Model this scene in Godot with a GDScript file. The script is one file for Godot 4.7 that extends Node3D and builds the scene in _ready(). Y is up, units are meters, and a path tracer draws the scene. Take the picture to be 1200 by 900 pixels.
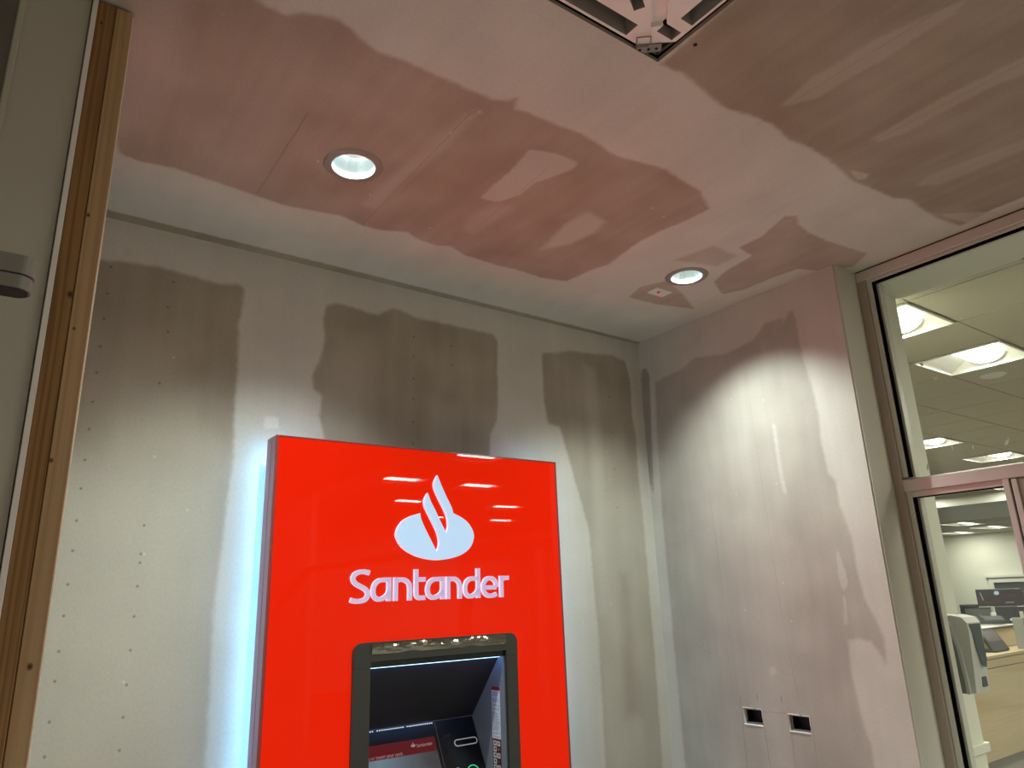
extends Node3D
# A bank lobby under renovation: a lit cash machine surround in an unpainted plasterboard niche, a glazed front on the right.
# Axes: x to the right along the back wall, y up, z towards the viewer; metres.

const ZB := -2.8826      # face of the back wall
const XR := 3.07         # face of the right wall
const YC := 3.05         # lobby ceiling
const XG := 3.252        # room face of the glazed front
const YB := 3.1          # ceiling of the bank hall
const ZS := -2.70        # front of the sign

var M := {}
var counts := {}
# ---------- mesh helpers ----------
var uvU := Vector3.ZERO
var uvV := Vector3.ZERO
var uvO := Vector2.ZERO

func uv_plane(o: Vector3, u: Vector3, v: Vector3) -> void:   # u, v already divided by their extent
	uvU = u; uvV = v; uvO = Vector2(-o.dot(u), -o.dot(v))

func mb() -> SurfaceTool:
	var st := SurfaceTool.new()
	st.begin(Mesh.PRIMITIVE_TRIANGLES)
	return st

func vert(st: SurfaceTool, p: Vector3, n: Vector3) -> void:
	st.set_normal(n)
	st.set_uv(Vector2(p.dot(uvU) + uvO.x, p.dot(uvV) + uvO.y))
	st.add_vertex(p)

func tri(st: SurfaceTool, a: Vector3, b: Vector3, c: Vector3, n: Vector3, na := Vector3.ZERO, nb := Vector3.ZERO, nc := Vector3.ZERO) -> void:
	if na == Vector3.ZERO: na = n
	if nb == Vector3.ZERO: nb = n
	if nc == Vector3.ZERO: nc = n
	if (b - a).cross(c - a).dot(n) > 0.0:
		vert(st, a, na); vert(st, c, nc); vert(st, b, nb)
	else:
		vert(st, a, na); vert(st, b, nb); vert(st, c, nc)

func quad(st: SurfaceTool, a: Vector3, b: Vector3, c: Vector3, d: Vector3, n: Vector3) -> void:
	tri(st, a, b, c, n)
	tri(st, a, c, d, n)

func box(st: SurfaceTool, lo: Vector3, hi: Vector3, bev := 0.0, xf := Transform3D.IDENTITY) -> void:
	var c := (lo + hi) / 2.0
	var h := (hi - lo) / 2.0
	bev = minf(bev, minf(h.x, minf(h.y, h.z)) * 0.9)
	for ax in 3:
		var b1 := (ax + 1) % 3
		var b2 := (ax + 2) % 3
		for s in [-1.0, 1.0]:
			var n := Vector3.ZERO
			n[ax] = s
			var q: Array[Vector3] = []
			for k in [[-1, -1], [1, -1], [1, 1], [-1, 1]]:
				var p := Vector3.ZERO
				p[ax] = s * h[ax]
				p[b1] = k[0] * (h[b1] - bev)
				p[b2] = k[1] * (h[b2] - bev)
				q.append(xf * (c + p))
			quad(st, q[0], q[1], q[2], q[3], xf.basis * n)
	if bev > 0.0:
		for ax in 3:
			var b1 := (ax + 1) % 3
			var b2 := (ax + 2) % 3
			for s1 in [-1.0, 1.0]:
				for s2 in [-1.0, 1.0]:
					var n := Vector3.ZERO
					n[b1] = s1; n[b2] = s2
					var q: Array[Vector3] = []
					for k in [[0, -1], [0, 1], [1, 1], [1, -1]]:
						var p := Vector3.ZERO
						p[ax] = k[1] * (h[ax] - bev)
						p[b1] = s1 * (h[b1] - (bev if k[0] == 0 else 0.0))
						p[b2] = s2 * (h[b2] - (0.0 if k[0] == 0 else bev))
						q.append(xf * (c + p))
					quad(st, q[0], q[1], q[2], q[3], (xf.basis * n).normalized())
		for sx in [-1.0, 1.0]:
			for sy in [-1.0, 1.0]:
				for sz in [-1.0, 1.0]:
					var s := Vector3(sx, sy, sz)
					var i := h - Vector3.ONE * bev
					tri(st, xf * (c + s * Vector3(h.x, i.y, i.z)), xf * (c + s * Vector3(i.x, h.y, i.z)), xf * (c + s * Vector3(i.x, i.y, h.z)), (xf.basis * s).normalized())

func bxm(lo: Vector3, hi: Vector3, bev := 0.0) -> SurfaceTool:
	var st := mb()
	box(st, lo, hi, bev)
	return st

func bxt(size: Vector3, at: Vector3, rot: Vector3, bev := 0.0) -> SurfaceTool:   # a turned box, rot in degrees
	var st := mb()
	var b := Basis.from_euler(rot * PI / 180.0)
	box(st, -size / 2.0, size / 2.0, bev, Transform3D(b, at))
	return st

func frame_of(n: Vector3) -> Basis:
	var z := n.normalized()
	var x := (Vector3.UP if absf(z.y) < 0.9 else Vector3.RIGHT).cross(z).normalized()
	return Basis(x, z.cross(x), z)

# profile of (radius, height) pairs turned round the axis n through o
func lathe(st: SurfaceTool, prof: Array, o: Vector3, n := Vector3.UP, seg := 48) -> void:
	var B := frame_of(n)
	for i in prof.size() - 1:
		var p: Vector2 = prof[i]
		var q: Vector2 = prof[i + 1]
		var t := q - p
		if t.length() < 1e-7: continue
		var nn := Vector2(t.y, -t.x).normalized()
		for k in seg:
			var a := TAU * k / seg
			var b := TAU * (k + 1) / seg
			var da := B.x * cos(a) + B.y * sin(a)
			var db := B.x * cos(b) + B.y * sin(b)
			var na := da * nn.x + B.z * nn.y
			var nb := db * nn.x + B.z * nn.y
			var A1 := o + da * p.x + B.z * p.y
			var A2 := o + da * q.x + B.z * q.y
			var B1 := o + db * p.x + B.z * p.y
			var B2 := o + db * q.x + B.z * q.y
			var m := (na + nb).normalized()
			if p.x > 1e-6: tri(st, A1, B1, A2, m, na, nb, na)
			if q.x > 1e-6: tri(st, B1, B2, A2, m, nb, nb, na)

func tube(st: SurfaceTool, pts: Array, r: float, seg := 10) -> void:
	for i in pts.size() - 1:
		var a: Vector3 = pts[i]
		var b: Vector3 = pts[i + 1]
		var L := a.distance_to(b)
		lathe(st, [Vector2(0, 0), Vector2(r, 0), Vector2(r, L), Vector2(0, L)], a, b - a, seg)

# a polygon in the plane o + x*ex + y*ey, from depth 0 to d along ez; the two caps go to st, the rim to rim
func extrude(st: SurfaceTool, rim: SurfaceTool, poly: PackedVector2Array, o: Vector3, ex: Vector3, ey: Vector3, ez: Vector3, d: float, back := true) -> void:
	var idx := Geometry2D.triangulate_polygon(poly)
	for i in range(0, idx.size(), 3):
		var p: Array[Vector3] = []
		for k in 3:
			var v: Vector2 = poly[idx[i + k]]
			p.append(o + ex * v.x + ey * v.y)
		tri(st, p[0] + ez * d, p[1] + ez * d, p[2] + ez * d, ez)
		if back: tri(st, p[0], p[1], p[2], -ez)
	var cw := Geometry2D.is_polygon_clockwise(poly)
	for i in poly.size():
		var a: Vector2 = poly[i]
		var b: Vector2 = poly[(i + 1) % poly.size()]
		var t := b - a
		var n2 := (Vector2(-t.y, t.x) if cw else Vector2(t.y, -t.x)).normalized()
		var n := ex * n2.x + ey * n2.y
		var A := o + ex * a.x + ey * a.y
		var B := o + ex * b.x + ey * b.y
		quad(rim, A, B, B + ez * d, A + ez * d, n)

func rrect(x0: float, y0: float, x1: float, y1: float, r: float, seg := 6) -> PackedVector2Array:
	var out := PackedVector2Array()
	for c in [[x1 - r, y1 - r, 0.0], [x0 + r, y1 - r, 90.0], [x0 + r, y0 + r, 180.0], [x1 - r, y0 + r, 270.0]]:
		for i in seg + 1:
			var a := deg_to_rad(c[2] + 90.0 * i / seg)
			out.append(Vector2(c[0] + cos(a) * r, c[1] + sin(a) * r))
	return out

func plate(poly: PackedVector2Array, o: Vector3, ex: Vector3, ey: Vector3, ez: Vector3, d: float) -> SurfaceTool:
	var st := mb()
	extrude(st, st, poly, o, ex, ey, ez, d)
	return st

# a flat sheet with rectangular holes (Rect2) and round ones ([centre, radius]); texture coordinates run over the whole sheet
func sheet(st: SurfaceTool, o: Vector3, u: Vector3, v: Vector3, n: Vector3, w: float, h: float, rects: Array, rounds: Array) -> void:
	var us := [0.0, w]
	var vs := [0.0, h]
	var sq := []
	for r in rects:
		us.append_array([r.position.x, r.end.x]); vs.append_array([r.position.y, r.end.y])
	for c in rounds:
		var q := Rect2(c[0] - Vector2.ONE * c[1] * 1.2, Vector2.ONE * c[1] * 2.4)
		sq.append(q)
		us.append_array([q.position.x, q.end.x]); vs.append_array([q.position.y, q.end.y])
	us.sort(); vs.sort()
	for i in us.size() - 1:
		for k in vs.size() - 1:
			if us[i + 1] - us[i] < 1e-5 or vs[k + 1] - vs[k] < 1e-5: continue
			var m := Vector2(us[i] + us[i + 1], vs[k] + vs[k + 1]) / 2.0
			var skip := false
			for r in rects: skip = skip or r.has_point(m)
			for r in sq: skip = skip or r.has_point(m)
			if skip: continue
			quad(st, o + u * us[i] + v * vs[k], o + u * us[i + 1] + v * vs[k], o + u * us[i + 1] + v * vs[k + 1], o + u * us[i] + v * vs[k + 1], n)
	for c in rounds:
		var seg := 48
		for k in seg:
			var ring: Array[Vector3] = []
			for a in [TAU * k / seg, TAU * (k + 1) / seg]:
				var d := Vector2(cos(a), sin(a))
				var e: Vector2 = c[0] + d * c[1]
				var f: Vector2 = c[0] + d * (c[1] * 1.2 / maxf(absf(d.x), absf(d.y)))
				ring.append(o + u * e.x + v * e.y)
				ring.append(o + u * f.x + v * f.y)
			quad(st, ring[0], ring[1], ring[3], ring[2], n)

# a stroke of constant width drawn along a polyline and raised by d
func ribbon(st: SurfaceTool, rim: SurfaceTool, pts: PackedVector2Array, w: float, o: Vector3, d: float) -> void:
	var left := PackedVector2Array()
	var right := PackedVector2Array()
	for i in pts.size():
		var t := Vector2.ZERO
		if i > 0: t += (pts[i] - pts[i - 1]).normalized()
		if i < pts.size() - 1: t += (pts[i + 1] - pts[i]).normalized()
		t = t.normalized()
		var nn := Vector2(-t.y, t.x) * w / 2.0
		left.append(pts[i] + nn)
		right.append(pts[i] - nn)
	var P := func(v: Vector2, z: float) -> Vector3: return o + Vector3(v.x, v.y, z)
	for i in pts.size() - 1:
		quad(st, P.call(left[i], d), P.call(right[i], d), P.call(right[i + 1], d), P.call(left[i + 1], d), Vector3.BACK)
		var t2 := (pts[i + 1] - pts[i]).normalized()
		var nl := Vector3(-t2.y, t2.x, 0)
		quad(rim, P.call(left[i], 0.0), P.call(left[i + 1], 0.0), P.call(left[i + 1], d), P.call(left[i], d), nl)
		quad(rim, P.call(right[i], 0.0), P.call(right[i + 1], 0.0), P.call(right[i + 1], d), P.call(right[i], d), -nl)
	for e in [[0, 1], [pts.size() - 1, pts.size() - 2]]:
		var out := (pts[e[0]] - pts[e[1]]).normalized()
		quad(rim, P.call(left[e[0]], 0.0), P.call(right[e[0]], 0.0), P.call(right[e[0]], d), P.call(left[e[0]], d), Vector3(out.x, out.y, 0))

func smooth(pts: PackedVector2Array, n := 8) -> PackedVector2Array:
	var out := PackedVector2Array()
	for i in pts.size() - 1:
		var a: Vector2 = pts[maxi(i - 1, 0)]
		var d: Vector2 = pts[mini(i + 2, pts.size() - 1)]
		for k in n:
			out.append(pts[i].cubic_interpolate(pts[i + 1], a, d, float(k) / n))
	out.append(pts[pts.size() - 1])
	return out

func pv(s: String) -> PackedVector2Array:
	var out := PackedVector2Array()
	for t in s.split(" ", false):
		var q := t.split(",")
		out.append(Vector2(float(q[0]), float(q[1])))
	return out

# ---------- scene tree helpers ----------
func numbered(called: String) -> String:
	var n: int = counts.get(called, 0)
	counts[called] = n + 1
	return called if n == 0 else "%s_%03d" % [called, n]

func obj(called: String, st: Variant, material: Material, parent: Node = self, rim: Variant = null, rim_material: Material = null) -> MeshInstance3D:
	var o := MeshInstance3D.new()
	o.name = numbered(called) if parent == self else called
	if st is SurfaceTool:
		var mesh: ArrayMesh = st.commit()
		mesh.surface_set_material(0, material)
		if rim != null:
			rim.commit(mesh)
			mesh.surface_set_material(1, rim_material)
		o.mesh = mesh
	else:
		o.mesh = st
		o.material_override = material
	parent.add_child(o, true)
	return o

func tag(o: Node, label: String, category: String, group := "", kind := "") -> Node:
	o.set_meta("label", label)
	if category: o.set_meta("category", category)
	if group: o.set_meta("group", group)
	if kind: o.set_meta("kind", kind)
	return o

func thing(called: String, label: String, category: String, at := Vector3.ZERO, group := "") -> Node3D:
	var o := Node3D.new()
	o.name = numbered(called)
	o.position = at
	add_child(o)
	tag(o, label, category, group)
	return o

func struct(called: String, st: Variant, material: Material, label: String, category: String) -> MeshInstance3D:
	var o := obj(called, st, material)
	tag(o, label, category, "", "structure")
	return o

func col(r: int, g: int, b: int) -> Color:
	return Color(r / 255.0, g / 255.0, b / 255.0)

func mat(key: String, c: Color, rough := 0.7, metal := 0.0) -> StandardMaterial3D:
	var m := StandardMaterial3D.new()
	m.resource_name = key
	m.albedo_color = c
	m.roughness = rough
	m.metallic = metal
	M[key] = m
	return m

func glow(key: String, base: Color, e: Color, energy: float, rough := 0.5) -> StandardMaterial3D:
	var m := mat(key, base, rough)
	m.emission_enabled = true
	m.emission = e
	m.emission_energy_multiplier = energy
	return m

# ---------- computed textures ----------
func noise_bytes(w: int, h: int, sx: float, sy: float, sd: int, oct := 3) -> PackedByteArray:   # sx, sy: feature size in pixels
	var f := FastNoiseLite.new()
	f.seed = sd
	f.noise_type = FastNoiseLite.TYPE_SIMPLEX_SMOOTH
	f.fractal_octaves = oct
	f.frequency = 0.12
	var im := f.get_image(maxi(8, int(w / sx * 8.0)), maxi(8, int(h / sy * 8.0)), false, false, false)
	im.convert(Image.FORMAT_L8)
	im.resize(w, h, Image.INTERPOLATE_CUBIC)
	return im.get_data()

func sd_poly(p: Vector2, q: PackedVector2Array) -> float:
	var d := 1e9
	var inside := false
	var j := q.size() - 1
	for i in q.size():
		var a := q[j]
		var b := q[i]
		var ab := b - a
		d = minf(d, (p - a - ab * clampf((p - a).dot(ab) / maxf(ab.length_squared(), 1e-9), 0.0, 1.0)).length_squared())
		if (a.y > p.y) != (b.y > p.y) and p.x < (b.x - a.x) * (p.y - a.y) / (b.y - a.y) + a.x:
			inside = not inside
		j = i
	return sqrt(d) * (1.0 if inside else -1.0)

# Plasterboard skim: base compound colour, patches [polygon, colour, softness, strength], screw dots and hair lines, in the wall's own metres
func plaster(w: int, h: int, r: Rect2, down: bool, base: Color, patches: Array, dots: Array, lines: Array, sd: int) -> ImageTexture:
	var n := w * h
	var R := PackedFloat32Array(); R.resize(n); R.fill(base.r)
	var G := PackedFloat32Array(); G.resize(n); G.fill(base.g)
	var B := PackedFloat32Array(); B.resize(n); B.fill(base.b)
	var fine := noise_bytes(w, h, 14, 14, sd)
	var wide := noise_bytes(w, h, 130, 130, sd + 1)
	var streak := noise_bytes(w, h, 26, 260, sd + 2)
	var grain := noise_bytes(w, h, 3, 5, sd + 3, 1)
	var px := w / r.size.x
	var to_px := func(p: Vector2) -> Vector2:
		return Vector2((p.x - r.position.x) * px, ((r.end.y - p.y) if down else (p.y - r.position.y)) * px)
	for pt in patches:
		var poly := PackedVector2Array()
		var lo := Vector2(1e9, 1e9)
		var hi := Vector2(-1e9, -1e9)
		for p in pv(pt[0]):
			var q: Vector2 = to_px.call(p)
			poly.append(q); lo = lo.min(q); hi = hi.max(q)
		var soft: float = pt[2] * px
		var x0 := maxi(0, int(lo.x - soft - 8)); var y0 := maxi(0, int(lo.y - soft - 8))
		var x1 := mini(w, int(hi.x + soft + 8)); var y1 := mini(h, int(hi.y + soft + 8))
		if x1 - x0 < 2 or y1 - y0 < 2: continue
		var cw := maxi(2, (x1 - x0) / 5); var ch := maxi(2, (y1 - y0) / 5)
		var f := PackedFloat32Array()
		f.resize(cw * ch)
		for y in ch:
			for x in cw:
				f[y * cw + x] = sd_poly(Vector2(x0 + (x + 0.5) * (x1 - x0) / cw, y0 + (y + 0.5) * (y1 - y0) / ch), poly)
		var im := Image.create_from_data(cw, ch, false, Image.FORMAT_RF, f.to_byte_array())
		im.resize(x1 - x0, y1 - y0, Image.INTERPOLATE_BILINEAR)
		var sdf := im.get_data().to_float32_array()
		var c: Color = pt[1]
		var k: float = pt[3]
		for y in range(y0, y1):
			var row := y * w
			var frow := (y - y0) * (x1 - x0) - x0
			for x in range(x0, x1):
				var i := row + x
				var s := sdf[frow + x] + (fine[i] - 128) * 0.012
				if s > -soft:
					var a := minf(1.0, (s + soft) / (2.0 * soft))
					a = a * a * (3.0 - 2.0 * a) * k * (1.0 - (streak[i] - 128) * 0.0006 - (wide[i] - 128) * 0.0014)
					R[i] += (c.r - R[i]) * a
					G[i] += (c.g - G[i]) * a
					B[i] += (c.b - B[i]) * a
	for d in dots:
		for p in pv(d[0]):
			var q: Vector2 = to_px.call(p)
			for y in range(int(q.y) - 3, int(q.y) + 4):
				for x in range(int(q.x) - 3, int(q.x) + 4):
					if x < 0 or y < 0 or x >= w or y >= h: continue
					var a := clampf(d[2] + 0.5 - Vector2(x + 0.5, y + 0.5).distance_to(q), 0.0, 1.0) * 0.6
					var c: Color = d[1]
					var i := y * w + x
					R[i] += (c.r - R[i]) * a; G[i] += (c.g - G[i]) * a; B[i] += (c.b - B[i]) * a
	for l in lines:
		var q: PackedVector2Array = pv(l[0])
		for s in q.size() - 1:
			var a: Vector2 = to_px.call(q[s])
			var b: Vector2 = to_px.call(q[s + 1])
			var steps := int(a.distance_to(b)) + 1
			for t in steps:
				var p := a.lerp(b, float(t) / steps)
				if p.x < 0 or p.y < 0 or p.x >= w or p.y >= h: continue
				var i := int(p.y) * w + int(p.x)
				var c: Color = l[1]
				var k: float = l[2] * (0.4 + 0.6 * (fine[i] / 255.0))
				R[i] += (c.r - R[i]) * k; G[i] += (c.g - G[i]) * k; B[i] += (c.b - B[i]) * k
	var by := PackedByteArray()
	by.resize(n * 3)
	for i in n:
		var g := 1.0 + (wide[i] - 128) * 0.0003 + (streak[i] - 128) * 0.00012 + (grain[i] - 128) * 0.00014
		by[i * 3] = clampi(int(R[i] * g * 255.0), 0, 255)
		by[i * 3 + 1] = clampi(int(G[i] * g * 255.0), 0, 255)
		by[i * 3 + 2] = clampi(int(B[i] * g * 255.0), 0, 255)
	return ImageTexture.create_from_image(Image.create_from_data(w, h, false, Image.FORMAT_RGB8, by))

# sawn softwood: growth lines along v bent round knots [u, v, radius in pixels]
func wood(w: int, h: int, pale: Color, dark: Color, lines: float, knots: Array, sd: int) -> ImageTexture:
	var warp := noise_bytes(w, h, 90, 900, sd)
	var fib := noise_bytes(w, h, 3, 160, sd + 1, 2)
	var im := Image.create(w, h, false, Image.FORMAT_RGB8)
	for y in h:
		for x in w:
			var u := float(x) / w + (warp[y * w + x] - 128) * 0.004
			var kn := 0.0
			for k in knots:
				var dx: float = x - k[0] * w
				var dy: float = (y - k[1] * h) * 4.0
				var d: float = sqrt(dx * dx + dy * dy) / (k[2] * 1.5)
				if d < 4.0:
					u += 0.12 * exp(-d * d * 0.4) * signf(dx)
					kn = maxf(kn, clampf(1.3 - d, 0.0, 1.0))
			var ring := pow(0.5 + 0.5 * sin(u * lines * TAU), 2.0)
			var t := clampf(0.25 + 0.45 * ring + (fib[y * w + x] - 128) * 0.0022, 0.0, 1.0)
			var c := pale.lerp(dark, t)
			im.set_pixel(x, y, c.lerp(Color(0.2, 0.11, 0.05), kn * 0.85))
	return ImageTexture.create_from_image(im)

# ---------- lamps ----------
func area(called: String, at: Vector3, rot: Vector3, size: Vector2, c: Color, energy: float) -> void:
	var l := AreaLight3D.new()
	l.name = called
	l.area_size = size
	l.light_color = c
	l.light_energy = energy
	l.area_range = 40.0
	l.area_attenuation = 2.0
	l.shadow_enabled = true
	l.position = at
	l.rotation_degrees = rot
	add_child(l, true)

func spot(called: String, at: Vector3, half: float, blend: float, c: Color, energy: float, size: float) -> void:
	var l := SpotLight3D.new()
	l.name = called
	l.position = at
	l.rotation_degrees = Vector3(-90, 0, 0)
	l.spot_angle = half
	l.spot_angle_attenuation = blend
	l.spot_range = 30.0
	l.spot_attenuation = 2.0
	l.light_color = c
	l.light_energy = energy
	l.light_size = size
	l.shadow_enabled = true
	add_child(l, true)

func downlight(x: float, z: float, label: String, e: float) -> void:
	var t := thing("recessed_downlight", label, "downlight", Vector3(x, YC, z), "recessed round downlights in the plaster ceiling")
	var st := mb()
	lathe(st, [Vector2(0.0735, 0.002), Vector2(0.0735, -0.004), Vector2(0.078, -0.006), Vector2(0.098, -0.005), Vector2(0.1025, -0.001), Vector2(0.1025, 0.0)], Vector3.ZERO, Vector3.UP, 64)
	obj("trim_ring", st, M.trim_ring, t)
	st = mb()
	var k := 8   # faceted mirror cone
	lathe(st, [Vector2(0.048, 0.095), Vector2(0.058, 0.07), Vector2(0.066, 0.04), Vector2(0.072, 0.015), Vector2(0.0735, 0.0)], Vector3.ZERO, Vector3.UP, 24)
	lathe(st, [Vector2(0.0765, 0.0), Vector2(0.075, 0.015), Vector2(0.069, 0.04), Vector2(0.061, 0.07), Vector2(0.05, 0.098), Vector2(0.0, 0.098)], Vector3.ZERO, Vector3.UP, 24)
	obj("reflector", st, M.reflector, t)
	st = mb()
	lathe(st, [Vector2(0.0, 0.086), Vector2(0.049, 0.086), Vector2(0.049, 0.094), Vector2(0.0, 0.094)], Vector3.ZERO, Vector3.UP, 40)
	obj("lamp_lens", st, M.lamp, t)
	spot("downlight_wide", Vector3(x, YC + 0.056, z), 57.0, 0.4, Color(0.93, 1.0, 0.98), 1.4 * e, 0.016)
	spot("downlight_beam", Vector3(x, YC + 0.056, z), 48.0, 1.0, Color(0.93, 1.0, 0.98), 3.6 * e, 0.016)

# ---------- troffer: white fan-shaped reflectors with a lit basket down the middle, long side along x ----------
func troffer(x0: float, z0: float, w: float, d: float, y: float, label: String) -> void:
	var t := thing("ceiling_troffer_light", label, "ceiling light", Vector3(x0, y, z0), "square recessed lights in the tiled hall ceiling")
	var st := mb()
	var f := 0.012
	for r in [[0, 0, w, f], [0, d - f, w, d], [0, f, f, d - f], [w - f, f, w, d - f]]:
		box(st, Vector3(r[0], -0.006, r[1]), Vector3(r[2], 0.004, r[3]), 0.001)
	obj("frame", st, M.white_metal, t)
	st = mb()
	var c := d / 2.0
	var bw := d * 0.2
	var top := 0.1
	for s in [-1.0, 1.0]:      # curved side reflectors
		var prev := Vector3.ZERO
		for i in 9:
			var k := i / 8.0
			var zz: float = c + s * lerpf(c - f, bw * 0.8, k)
			var yy := top * sin(k * PI / 2.0)
			var p := Vector3(0, yy, zz)
			if i > 0:
				var e: Vector3 = p - prev
				var nn: Vector3 = Vector3(0, -absf(e.z), -s * absf(e.y)).normalized()
				quad(st, prev + Vector3(f, 0, 0), prev + Vector3(w - f, 0, 0), p + Vector3(w - f, 0, 0), p + Vector3(f, 0, 0), nn)
			prev = p
	for e in [[f, 1.0], [w - f, -1.0]]:   # ends
		quad(st, Vector3(e[0], 0, f), Vector3(e[0], 0, d - f), Vector3(e[0], top, d - f), Vector3(e[0], top, f), Vector3(e[1], 0, 0))
	box(st, Vector3(f, top, f), Vector3(w - f, top + 0.02, d - f))
	obj("reflector", st, M.white_reflector, t)
	st = mb()
	var seg := 12
	for i in seg:              # the basket: half a tube hanging between the reflectors
		var a0 := PI * i / seg
		var a1 := PI * (i + 1) / seg
		var p0 := Vector3(0, 0.075 - 0.055 * sin(a0), c - bw * cos(a0))
		var p1 := Vector3(0, 0.075 - 0.055 * sin(a1), c - bw * cos(a1))
		var nn := Vector3(0, -sin((a0 + a1) / 2), -cos((a0 + a1) / 2))
		quad(st, p0 + Vector3(0.035, 0, 0), p0 + Vector3(w - 0.035, 0, 0), p1 + Vector3(w - 0.035, 0, 0), p1 + Vector3(0.035, 0, 0), nn)
	obj("lamp_basket", st, M.troffer_lamp, t)
	for X in [0.022, w - 0.035]:
		var poly := PackedVector2Array()
		for i in 13:
			var a := PI * i / 12.0
			poly.append(Vector2(c - (bw + 0.006) * cos(a), 0.078 - 0.06 * sin(a)))
		st = mb()
		extrude(st, st, poly, Vector3(X, 0, 0), Vector3(0, 0, 1), Vector3(0, 1, 0), Vector3(1, 0, 0), 0.013)
		obj("end_cap", st, M.white_metal, t)
	area("troffer_lamp_light", Vector3(x0 + w / 2, y + 0.012, z0 + d / 2), Vector3(-90, 0, 0), Vector2(w - 0.1, bw * 1.6), Color(1.0, 1.0, 0.93), TROFFER_LIGHT)

const TROFFER_LIGHT := 3.3

func _ready() -> void:
	# ---------- camera, surroundings, exposure ----------
	var cam := Camera3D.new()
	cam.name = "camera"
	cam.fov = 56.179
	cam.near = 0.02
	cam.position = Vector3(0, 1.6, 0)
	cam.rotation_order = EULER_ORDER_YXZ
	cam.rotation = Vector3(0.2874602, -0.63243719, -0.03541501)
	add_child(cam)
	cam.make_current()
	var we := WorldEnvironment.new()
	we.name = "surroundings"
	var env := Environment.new()
	env.background_mode = Environment.BG_COLOR
	env.background_color = Color(0.01, 0.01, 0.012)
	env.tonemap_mode = Environment.TONE_MAPPER_LINEAR
	env.tonemap_exposure = 1.0
	env.sdfgi_enabled = true
	env.ssao_enabled = true
	env.ssil_enabled = true
	we.environment = env
	add_child(we)
	# the red face of the sign lights the niche
	area("sign_face_light", Vector3(1.544, 1.83, ZS + 0.02), Vector3(0, 180, 0), Vector2(1.3, 0.72), Color(1.0, 0.13, 0.05), 0.58)
	materials()
	shell()
	front()
	bank_shell()
	sign_and_machine()
	cassette()
	niche_things()
	bank_things()

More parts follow.
